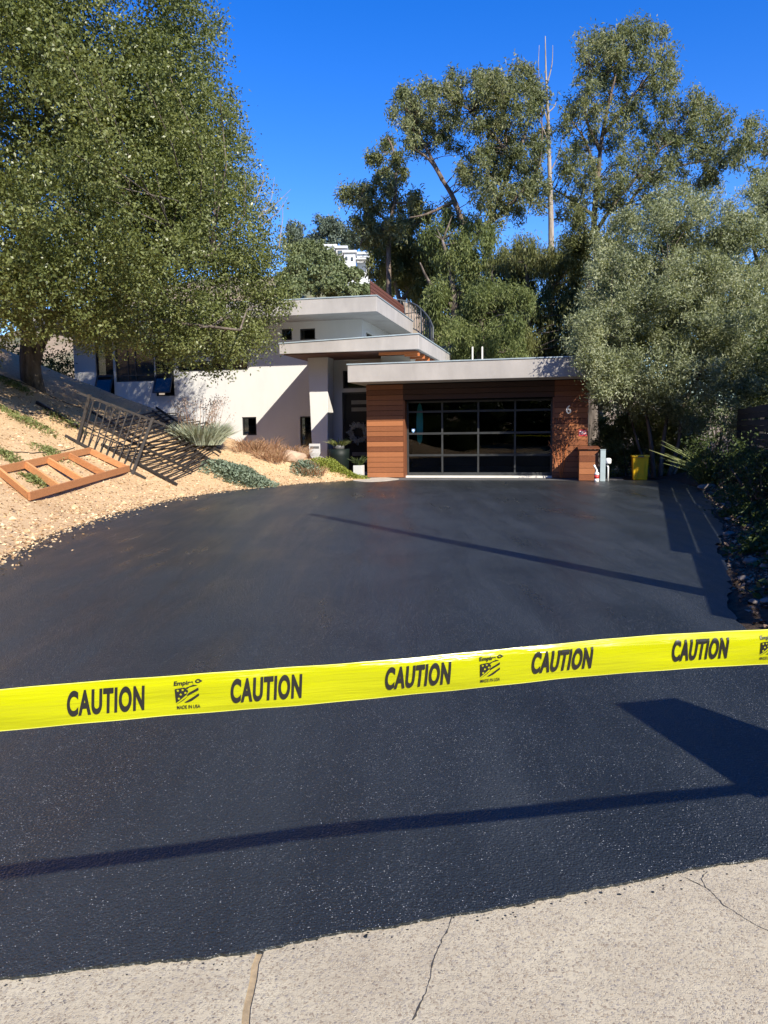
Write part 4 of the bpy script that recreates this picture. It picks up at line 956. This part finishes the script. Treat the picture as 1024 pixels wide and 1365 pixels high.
# understorey behind the house and beyond the fence so no bare ground shows through
def bush_row(name, label, pts, mat, n, L, W, cat='bush', grp=None):
    for i, (x, y, r, h) in enumerate(pts):
        b = Vector((x, y, max(0, tz(x, y)))); root = empty(name, b, label[i] if isinstance(label, list) else label, cat, grp)
        c = [np.array(b)+np.array([rng.normal()*r*.45, rng.normal()*r*.45, h*rng.uniform(.15,.8)]) for _ in range(26)]
        Cl, Dl = clumps(c, [r*.45]*26, n, 20/(r*.45)**2, r*.1)
        leaves('foliage', Cl, Dl, L, W, mat, root)
        mb = MB()
        for k in range(7): mb.tube([b-Vector((0,0,.1)), b+Vector((rng.normal()*r*.3, rng.normal()*r*.3, h*.6))], [.05,.015], 5)
        mb.build('stem', M['bark'], root, kind='stuff')
bush_row('dark_bush', ['dark green bush behind the oak trunk at the top of the bank', 'dark green bush left of the oak trunk', 'dark leafy bush beside the white wall end under the oak'],
         [(-15.2, 33, 1.8, 3.4), (-19.5, 31, 2.6, 5.2), (-13.9, 31.4, .9, 2.0)], M['shrub'], 9000, .14, .07)
bush_row('hedge_bush', ['tall dark hedge bush beyond the side fence, nearest the garage', 'tall dark hedge bush beyond the side fence at the right edge'], [(13.5, 25, 2.4, 5.5), (12.6, 20.5, 1.7, 4.6)], M['shrub'], 12000, .14, .06)
for x, y, r, h, l in ((4, 50, 4, 8, 'bushy tree low behind the house, centre'), (12, 48, 4, 9, 'bushy tree low behind the garage'), (20, 46, 4, 9, 'bushy tree low behind the olive'), (-2.5, 56, 4, 7, 'bushy tree low behind the stair railing')):
    bush_row('background_bush', l, [(x, y, r, h)], M['hilltree'], 9000, .3, .1, 'bush', 'bushes behind the house')
# ------------------------------------------------------------------ far hill with houses
hx = np.linspace(-190, 190, 77); hy = np.linspace(70, 420, 60); HX, HY = np.meshgrid(hx, hy)
HZ = 37*np.exp(-(((HX+22)/75)**2))*(1/(1+np.exp(-(HY-135)/16)))+5*np.exp(-(((HX+70)/60)**2))*(1/(1+np.exp(-(HY-110)/14)))-1+1.2*wav(HX, HY, 0, .05)
def hill_z(x, y):
    return float(37*math.exp(-(((x+22)/75)**2))*(1/(1+math.exp(-(y-135)/16)))+5*math.exp(-(((x+70)/60)**2))*(1/(1+math.exp(-(y-110)/14)))-1+1.2*wav(np.array([x]), np.array([y]), 0, .05)[0])
ii = np.arange(HX.size).reshape(HX.shape); F = np.stack([ii[:-1,:-1], ii[:-1,1:], ii[1:,1:], ii[1:,:-1]], -1).reshape(-1,4)
t = NT('dry_hill'); t.set(color=t.ramp(t.noise(.09, 6, .65), [(.35, (.09,.10,.05,1)), (.55, (.24,.18,.12,1)), (.75, (.33,.25,.17,1))]), rough=.95); M['hill'] = t.m
tag(big_mesh('hill', np.stack([HX,HY,HZ],-1).reshape(-1,3), F, M['hill'], smooth=True), kind='structure')
def hill_spot(px, py):
    d = ray(px, py); d = d/d.y
    for Y in np.arange(75, 410, 1.0):
        q = Vector((0,0,EYE))+d*Y
        if q.z <= hill_z(q.x, q.y): return q
    return Vector((0,0,EYE))+d*180
M['farwhite'] = plain('far_white_wall', (.5,.51,.52), .8, .05, .3); M['fargrey'] = plain('far_grey_wall', (.42,.41,.40), .8, .08, .3); M['farglass'] = plain('far_window', (.07,.09,.10), .2)
def hill_house(label, px0, px1, pt, pb, Y, mat, wins, dep=9, terrace=False):
    a = at(px0, pb, Y); b = at(px1, pb, Y); tp = at(px0, pt, Y).z; w = b.x-a.x; h = tp-a.z
    r = empty('hill_house', (a.x+w/2, Y, a.z), label, 'house', 'white houses on the far hill')
    MB().box(a.x, b.x, Y, Y+dep, a.z-6, tp).build('wall', mat, r)
    MB().box(a.x-.3, b.x+.3, Y-.4, Y+dep+.3, tp+.003, tp+.45).build('roof', M['farwhite'], r)
    for x0, x1, z0, z1 in wins:
        m = MB(); m.box(a.x+w*x0, a.x+w*x1, Y-.06, Y-.003, a.z+h*z0, a.z+h*z1); wo_ = m.build('window', M['frame'], r)
        MB().box(a.x+w*x0+.12, a.x+w*x1-.12, Y-.1, Y-.062, a.z+h*z0+.12, a.z+h*z1-.12).build('pane', M['farglass'], wo_)
    if terrace: MB().box(a.x-.5, b.x+.5, Y-2.5, Y-.41, a.z+h*.42, a.z+h*.5).build('balcony', mat, r)
hill_house('leftmost white box house on the far hill', 431, 448, 329, 345, 168, M['farwhite'], [(.3,.55,.25,.6),(.65,.9,.25,.6)], terrace=True)
hill_house('grey block house second from left on the far hill', 448.5, 462, 331, 352, 165, M['fargrey'], [(.15,.6,.6,.85)])
hill_house('tall white house in the middle of the far hill row', 459, 474, 337, 357, 162, M['farwhite'], [(.12,.3,.5,.75),(.6,.8,.45,.7)], dep=7)
hill_house('rightmost white house with a wide window on the far hill', 476, 493, 339, 356, 166, M['farwhite'], [(.2,.8,.45,.75)], terrace=True)
def hill_tree(label, px, py, rpx, hpx, mat, n, Y=None, group='trees on the far hill'):
    p = hill_spot(px, py) if Y is None else at(px, py, Y); s = p.y/FPX; R = rpx*s; Hh = hpx*s
    r = empty('hill_tree', p, label, 'tree', group); MB().tube([p-Vector((0,0,3)), p+Vector((0,0,Hh*.7))], [R*.09, R*.03], 6).build('trunk', M['bark'], r)
    c = []; 
    for k in range(18):
        f = rng.uniform(.2, 1); w = R*(1-.55*abs(f-.5)*1.6); c.append(np.array(p)+np.array([rng.normal()*w*.5, rng.normal()*w*.5, Hh*f*.88]))
    Cl, Dl = clumps(c, [R*.42]*18, n, 20/(R*.42)**2, R*.09, 1, .2)
    leaves('crown', Cl, Dl, max(.45, R*.13), max(.25, R*.07), mat, r)
hs_ = (('grey green gum tree on the skyline of the far hill',441,338,24,46),('thin gum tree on the skyline right of the big hill gum',467,338,11,28),('gum tree on the far skyline close to the big eucalyptus',482,338,13,34),('gum tree on the skyline at the left, close to the oak',393,345,19,46),('gum tree on the far skyline beside the small eucalyptus',420,338,12,22))
for l, px, py, r, h in hs_: hill_tree(l, px, py, r, h, M['haze_tree'], 6500, Y=185)
for px, py, r, h, l in ((402,345,18,26,'rounded green tree highest on the far hill slope beside the oak'),(420,352,20,30,'broad green tree on the far hill just left of the white houses'),(438,362,20,28,'rounded green tree on the far hill right below the leftmost white house'),(453,374,18,24,'green tree on the far hill below the middle white house'),(396,375,22,34,'wide green tree on the far hill against the oak crown'),(421,384,24,32,'big rounded green tree low on the far hill above the flat roof'),(446,390,20,24,'green tree low on the far hill above the middle of the flat roof'),(472,393,16,16,'low green tree on the far hill above the right half of the flat roof'),(382,392,20,28,'green tree partly hidden by the right edge of the oak'),(490,388,12,12,'small green tree on the far hill left of the rust brown bush'),(455,358,7,9,'tiny green shrub at the foot of the white hill houses'),(478,362,7,7,'tiny green shrub below the rightmost white hill house'),(515,388,14,18,'green tree behind the roof corner right of the rust brown bush'),(545,374,18,26,'green tree on the far hill behind the stair railing'),(572,366,18,26,'green tree on the far hill behind the drooping dark tree')):
    hill_tree(l, px, py+6, r, h, M['hilltree'], 5200, Y=max(78, 150-(py-345)*1.4))
hill_tree('rust brown bush on the far hill above the roof corner', 511, 394, 13, 18, M['drybrown'], 3500, Y=95, group='bushes on the far hill')
# ------------------------------------------------------------------ side fence, pole, bed, tape
fd = np.array([.326, .945]); fd /= np.linalg.norm(fd); fn = np.array([fd[1], -fd[0]])
def side_fence(label, p0, length, top):
    p0 = np.array(p0); mid = p0+fd*length/2; z0 = tz(*mid)
    r = empty('side_fence', (mid[0], mid[1], z0-.05), label, 'fence', 'dark slatted side fence'); 
    f = lambda a, b, z: Vector((p0[0]+fd[0]*a+fn[0]*b, p0[1]+fd[1]*a+fn[1]*b, z))
    n = int(round((top-.12)/.145)); zt = top
    k = 0; z = zt
    while z > .2:
        MB().box(0, length, .03, .052, z-.138, z, f).build('board', M['darkfence'], r); k += 1
        z -= .138+(.042 if k % 2 == 0 else .006)
    m = max(2, int(length/2.3)+1)
    for i in range(m):
        a = .05+(length-.1)*i/(m-1); MB().box(a-.045, a+.045, .055, .145, -.1, top+.02, f).build('post', M['darkfence'], r)
F0 = np.array((4.02, 4.25))
side_fence('dark brown horizontal board fence at the right, lower nearest section', F0, 3.28, 1.80)
side_fence('dark brown horizontal board fence at the right, taller middle section', F0+fd*3.30, 6.85, 2.02)
side_fence('dark brown horizontal board fence at the right, far section running behind the olive', F0+fd*10.17, 9.6, 2.06)
ut = empty('utility_pole', (4.15, 5.55, 0), 'tall wooden utility pole just right of the view beside the fence', 'pole')
upx, upy = 4.42, 5.0
MB().tube([Vector((upx,upy,-.2)), Vector((upx,upy,4)), Vector((upx-.02,upy,8.0))], [.155,.14,.115], 14).build('shaft', M['pole'], ut, True)
MB().bar(Vector((upx-.1,upy,7.6)), Vector((upx+.5,upy-.8,7.6)), .1, .12).build('crossarm', M['pole'], ut)
# planted bed: rocks, litter and dark shrubs
for i in range(38):
    t = rng.uniform(0, 1); y = 6.2+t*12.5; xr = np.interp(y, REDGE[:,1], REDGE[:,0]); x = xr+.12+abs(rng.normal())*.45
    s = rng.uniform(.03,.085)*(1.0 if rng.uniform() > .12 else 1.6)
    o = boulder('stone', 'pale rough stone lying in the dark bed along the right side of the drive', Vector((x, y, tz(x, y)+s*.25)), (s*1.2, s, s*.6), M['palestone'], 50+i); o['category'] = 'stone'; o['group'] = 'stones in the shaded bed'
lt = []
for i in range(2600):
    y = rng.uniform(5.6, 20); xr = np.interp(y, REDGE[:,1], REDGE[:,0]); x = xr+.05+abs(rng.normal())*.6; lt.append((x, y, tz(x, y)+.012))
d = unit(len(lt)); d[:,2] *= .2
t = NT('leaf_litter'); t.set(color=t.ramp(t.rand_isl(), [(0,(.05,.03,.02,1)),(.6,(.15,.10,.065,1)),(1,(.30,.235,.17,1))]), rough=.8); M['litter'] = t.m
tag(leaves('leaf_litter', np.array(lt), d, .06, .035, M['litter'], None), kind='stuff')
lt = []
for i in range(1500):
    y = rng.uniform(9, 31); x = np.interp(y, EDGE[:,1], EDGE[:,0])-abs(rng.normal())*5; lt.append((x, y, tz(x, y)+.01))
d = unit(len(lt)); d[:,2] *= .25
tag(leaves('dry_leaf_litter', np.array(lt), d, .07, .03, M['litter'], None), kind='stuff')
bush_row('bed_shrub', ['dark small leaved shrub in the bed before the fence at the right edge', 'grey green sword leaved shrub in the bed by the yellow bin'], [(6.75, 13.6, .75, 1.25), (8.6, 19.6, .8, 1.3)], M['shrub'], 3800, .06, .03, 'shrub')
for k in range(9):
    y = 6.8+k*1.25; x = np.interp(y, REDGE[:,1], REDGE[:,0])+.75+.2*math.sin(k*2.3)
    plant('bed_plant', 'low dark leafy plant in the shaded bed along the side fence', 'plant', 0, 0, [lambda p, r: mat_plant(p, r, 420, .45, .5, .3, .09, .05, M['shrub'], .5)], 'low plants in the shaded bed', Vector((x, y, tz(x, y))))
fl = empty('flax_plant', Vector((8.5, 20.2, .1)), 'spiky flax plant leaning from the bed beneath the olive', 'plant')
grasslet('blade', Vector((8.55, 20.0, .1)), 130, 1.5, .3, .045, M['silver'] if False else M['weed'], fl, 1.0)
lv = boulder('curb_stone', 'flat pale stone at the corner of the bed near the yellow bin', Vector((8.15, 19.3, .06)), (.34, .22, .1), M['palestone'], 91); lv['category'] = 'stone'
cb = MB(); cl_ = np.random.default_rng(21)
for i in range(900):
    y = cl_.uniform(9, 30); x = np.interp(y, EDGE[:,1], EDGE[:,0])-abs(cl_.normal())*(2.6 if i % 3 else .5)-.03; s = cl_.uniform(.012, .045)*(1.8 if cl_.uniform() > .94 else 1); c0 = Vector((x, y, tz(x, y)+s*.2))
    b0 = len(cb.V); cb.V += [c0+Vector(v)*s*cl_.uniform(.7,1.3) for v in ((1,0,0),(-.5,.87,0),(-.5,-.87,0),(.1,0,.8),(0,.1,-.8))]
    cb.F += [[b0+a for a in f] for f in ((0,1,3),(1,2,3),(2,0,3),(1,0,4),(2,1,4),(0,2,4))]
t = NT('soil_clod'); t.set(color=t.ramp(t.rand_isl(), [(0,(.30,.19,.10,1)),(.6,(.50,.345,.20,1)),(1,(.64,.49,.32,1))]), rough=.95, spec=.1); M['clod'] = t.m
cb.build('soil_clods', M['clod'], kind='stuff')
lt = []
for i in range(9000):
    y = rng.uniform(8.5, 30); x = np.interp(y, EDGE[:,1], EDGE[:,0])-.03-rng.uniform(0, 1)**1.4*6; lt.append((x, y, tz(x, y)+.008))
d = unit(len(lt)); d[:,2] *= .25
t = NT('wood_chip'); t.set(color=t.ramp(t.rand_isl(), [(0,(.25,.15,.075,1)),(.4,(.50,.345,.20,1)),(1,(.70,.55,.36,1))]), rough=.9, spec=.1); M['chip'] = t.m
tag(leaves('wood_chips', np.array(lt), d, .07, .028, M['chip'], None), kind='stuff')
lt = []
for i in range(1500):
    y = rng.uniform(8.5, 24); x = np.interp(y, EDGE[:,1], EDGE[:,0])+abs(rng.normal())**1.5*.13; lt.append((x, y, .016))
d = unit(len(lt)); d[:,2] *= .12
tag(leaves('spilled_chips', np.array(lt), d, .05, .024, M['chip'], None), kind='stuff')
sp_ = MB(); s_r = np.random.default_rng(5)
for i in range(170):
    x = s_r.uniform(-1.5, 2.4); y = np.interp(x, CE[:,0], CE[:,1])-abs(s_r.normal())*.035-.004; r_ = s_r.uniform(.0012, .0045)*(2 if s_r.uniform() > .95 else 1)
    b0 = len(sp_.V); n_ = 7; sp_.V += [Vector((x+r_*math.cos(a)*s_r.uniform(.7,1.3), y+r_*math.sin(a)*s_r.uniform(.7,1.3), .0012)) for a in np.linspace(0, 2*math.pi, n_, endpoint=False)]; sp_.F.append([b0+k for k in range(n_)])
sp_.build('sealer_spatter', M['asphalt'], kind='stuff')
# tall hedge trees right of the view: they shade the olive's foot and the bed
for i, (x, y, r, h, z0) in enumerate(((13.1, 15.7, 1.9, 9.6, 0), (14.3, 12.6, 1.9, 8.6, 0), (15.6, 16.2, 2.2, 10.4, 0), (14.6, 14.4, 2.0, 9.6, 0), (10.9, 9.4, 1.5, 4.6, 0))):
    b = Vector((x, y, 0)); root = empty('hedge_tree', b, 'tall dense hedge tree standing right of the fence', 'tree', 'hedge trees right of the fence')
    c = [np.array(b)+np.array([rng.normal()*r*.42, rng.normal()*r*.42, h*rng.uniform(.08,.92)]) for _ in range(46)]
    c = [np.array([b.x+(q[0]-b.x)*(1.1-.5*q[2]/h), b.y+(q[1]-b.y)*(1.1-.5*q[2]/h), q[2]]) for q in c]
    Cl, Dl = clumps(c, [r*.42]*46, 7000, 12, r*.13); leaves('crown', Cl, Dl, .24, .12, M['shrub'], root)
    MB().tube([b-Vector((0,0,.2)), b+Vector((0,0,h*.7))], [.16,.06], 8).build('trunk', M['bark'], root, True)
# unseen planting added around the viewer to cut sky fill and darken the glass
for i, (x, y, r, h) in enumerate(((-19,-9.5,1.9,3.6),(-14,-9.2,2.0,3.8),(-9,-9.4,1.9,3.5),(-4,-9.2,2.0,3.8),(1,-9.5,2.0,3.6),(6,-9.3,1.9,3.5),(11,-9.5,2.0,3.7),(-50,-38,8,24),(-38,-40,8,25),(-26,-39,8,24),(-14,-40,8,26),(-2,-39,8,25),(10,-40,8,24),(22,-39,8,25),(34,-40,8,24),(-6.4,1.5,.9,1.9),(-6.8,-.6,1.0,2.0),(-6.0,3.6,.7,1.5),(-8.6,4.6,1.05,2.3),(-8.4,1.8,1.05,2.3),(-10.4,6.4,1.05,2.4),(-9.6,-1.2,1.05,2.4),(-7.6,-3.6,1.05,2.3),(-11.5,3.4,1.05,2.5))):
    b = Vector((x, y, 0)); big = h > 8; root = empty('unseen_fill_tree' if big else 'unseen_mirror_bush', b, 'tall unseen tree added behind the viewer to cut sky light' if big else ('unseen bush added beside the viewer to darken the garage glass' if r < 1.1 else 'unseen bush added behind the viewer to darken the garage glass'), 'tree' if big else 'bush', 'added trees cutting sky light' if big else 'added bushes for dark reflections')
    c = [np.array(b)+np.array([rng.normal()*r*.5, rng.normal()*r*.4, h*rng.uniform(.08,.9)]) for _ in range(30)]
    Cl, Dl = clumps(c, [r*.42]*30, 3600, 12/(r*.42)**2, r*.13); leaves('crown' if big else 'foliage', Cl, Dl, r*.17, r*.1, M['shrub'], root)
    MB().tube([b-Vector((0,0,.2)), b+Vector((0,0,h*.6))], [r*.09, r*.04], 7).build('trunk', M['bark'], root, True)
# post with a box that the tape is tied to
mx_ = empty('meter_box', (2.75, 2.0, 0), 'grey box on a post right of the view holding the caution tape', 'box')
f = lambda x, y, z: Vector((2.86+x*.97+y*-.2, 2.0+x*.22+y*.97, z))
MB().box(-.05,.05,-.05,.05,-.1,1.18,f).build('post', M['pole'], mx_)
MB().quadbox([f(-.52,-.06,1.10),f(.22,-.06,1.10),f(.22,.08,1.10),f(-.52,.08,1.10),f(-.17,-.06,1.9),f(.22,-.06,1.9),f(.22,.08,1.9),f(-.17,.08,1.9)]).build('housing', M['greybox'], mx_, bevel=.01)
MB().box(-.1,.18,-.075,-.063,1.3,1.8,f).build('door', M['greybox'], mx_)
sk_ = empty('wood_stake', (-3.0, .84, 0), 'wooden stake left of the view holding the caution tape', 'stake'); MB().box(-3.05,-3.0,.815,.865,-.05,1.3).build('shaft', M['pole'], sk_)
# --- caution tape
TW = .0765
def tape_c(x):     # centre line
    return Vector((x, 1.455+.199*x+.012*math.sin(x*1.7+.4), 1.1145+.006*math.sin(x*2.1+1.0)-.004*math.cos(x*5.3)))
def tape_p(x, v, off=0.0):     # v from -1 (bottom) to 1 (top)
    c = tape_c(x); tilt = .10+.10*math.sin(x*2.3+.8)+.05*math.sin(x*6.1); curl = .0016+.0010*math.sin(x*3.1+1.9)
    lip = max(0, v-.42); lip = -(.030*lip**2)*(.75+.5*math.sin(x*2.6-.6))
    n = Vector((.195, -.98, 0)); y_ = lip+ curl*(1-v*v)+.0012*math.sin(x*17+v*2.0)+.0009*math.sin(x*41-v*1.4+1)
    return c+n*(y_+off+tilt*.5*TW*v*.6)+Vector((0, 0, v*TW/2))
nu = 330; nv = 8; X_ = np.linspace(-2.99, 2.56, nu); V = []; Fq = []
for x in X_:
    for j in range(nv+1): V.append(tape_p(x, -1+2*j/nv))
for i in range(nu-1):
    for j in range(nv): a = i*(nv+1)+j; Fq.append([a, a+nv+1, a+nv+2, a+1])
tp = empty('caution_tape', (0, 1.455, 1.0), 'bright yellow CAUTION tape stretched across the near end of the driveway', 'tape')
mesh_obj('band', V, Fq, M['tape'], tp, True)
for v0, v1 in ((-.995,-.965), (.965,.995)):
    V = []; Fq = []
    for x in X_: V += [tape_p(x, v0, .0006), tape_p(x, v1, .0006)]
    for i in range(nu-1): Fq.append([2*i, 2*i+2, 2*i+3, 2*i+1])
    mesh_obj('edge', V, Fq, M['tapeedge'], tp, True)
def tape_x(px):
    lo, hi = -1.5, 1.8
    for _ in range(40):
        m = (lo+hi)/2; c = tape_c(m)-Vector((0,0,EYE)); q = CM.transposed() @ c
        if 512+FPX*q.x/-q.z < px: lo = m
        else: hi = m
    return lo
def print_on_tape(name, V2, Fc, x0, v0, parent, off=.0020):
    return mesh_obj(name, [tape_p(x0+x, v0+y/(TW/2), off) for x, y in V2], Fc, M['ink'], parent)
def sliced(V2, Fc, n=5):
    bm = bmesh.new(); a = np.array(V2); vs = [bm.verts.new((x, y, 0)) for x, y in V2]
    for f_ in Fc: bm.faces.new([vs[i] for i in f_])
    for y in np.linspace(a[:,1].min(), a[:,1].max(), n+2)[1:-1]:
        bmesh.ops.bisect_plane(bm, geom=bm.verts[:]+bm.edges[:]+bm.faces[:], plane_co=(0, y, 0), plane_no=(0, 1, 0))
    bmesh.ops.triangulate(bm, faces=bm.faces[:]); bm.verts.index_update()
    V3 = [(v.co.x, v.co.y) for v in bm.verts]; F3 = [[v.index for v in f_.verts] for f_ in bm.faces]; bm.free(); return V3, F3
def norm(V2, w, h, skew=0):
    a = np.array(V2); lo = a.min(0); hi = a.max(0); b = (a-(lo+hi)/2)/(hi-lo)*np.array([w, h]); return [(x+y*skew, y) for x, y in b]
Vc, Fc_ = sliced(*text_mesh('CAUTION', 1, .042, .5, 1.12), 7)
for px in (142, 355.5, 557, 749, 933, -75, 1120): print_on_tape('caution_lettering', norm(Vc, .130, .0475, .06), Fc_, tape_x(px), .04 if px < 600 else .10, tp)
def emblem(px):
    x0 = tape_x(px); s = .052
    Ve, Fe = text_mesh('Empire', 1, .03, .9); print_on_tape('brand_lettering', norm(Ve, .034, .0105, .1), Fe, x0-.005, .60, tp)
    def poly(P, n='emblem_shape'): print_on_tape(n, [(a*s/2, b*s/2) for a, b in P], [list(range(len(P)))], x0, -.02, tp)
    sw = []
    for a in np.linspace(0, 2*math.pi, 15): sw.append((.78+.2*math.cos(a), 1.02+.14*math.sin(a)))
    inner = [(.78+.11*math.cos(a), 1.02+.06*math.sin(a)) for a in np.linspace(0, 2*math.pi, 15)]
    P2 = [(a*s/2, b*s/2) for a, b in sw+inner]; print_on_tape('emblem_shape', P2, [[i, i+1, 16+i, 15+i] for i in range(14)], x0, -.02, tp)
    poly([(.85,.9),(1.08,1.0),(.9,1.12)])
    # starred canton with five dot stars left open: a dark field cut by discs
    fld = [(-.8,.55),(-.15,.62),(.1,.35),(.0,.1),(-.35,-.2),(-.75,-.5),(-.78,-.1)]
    poly(fld)
    for a, b in ((-.6,.42),(-.28,.45),(-.42,.12),(-.1,.22),(-.55,-.18)):
        pts2 = []
        for k in range(10):
            r_ = .105 if k % 2 == 0 else .05; pts2.append(((a+r_*math.sin(k*math.pi/5))*s/2, (b+r_*math.cos(k*math.pi/5))*s/2))
        mesh_obj('star', [tape_p(x0+x, -.02+y/(TW/2), .0025) for x, y in pts2], [list(range(10))], M['tape'], tp)
    poly([(-.1,.58),(.45,.78),(.75,.72),(.2,.62),(.05,.5)]); poly([(.12,.2),(.78,.55),(.8,.36),(.05,-.02),(.0,.05)]); poly([(-.75,-.62),(-.05,-.12),(.1,-.02),(-.2,-.3),(-.7,-.6)])
    poly([(-.2,-.5),(.3,-.2),(.8,.12),(.82,-.05),(.3,-.42),(.0,-.52)])
    Vm, Fm = text_mesh('MADE IN USA', 1, .012, .8); print_on_tape('origin_lettering', norm(Vm, .041, .0072, .0), Fm, x0+.002, -.60, tp)
for px in (249.5, 652.5, 1024, 30-70): emblem(px)
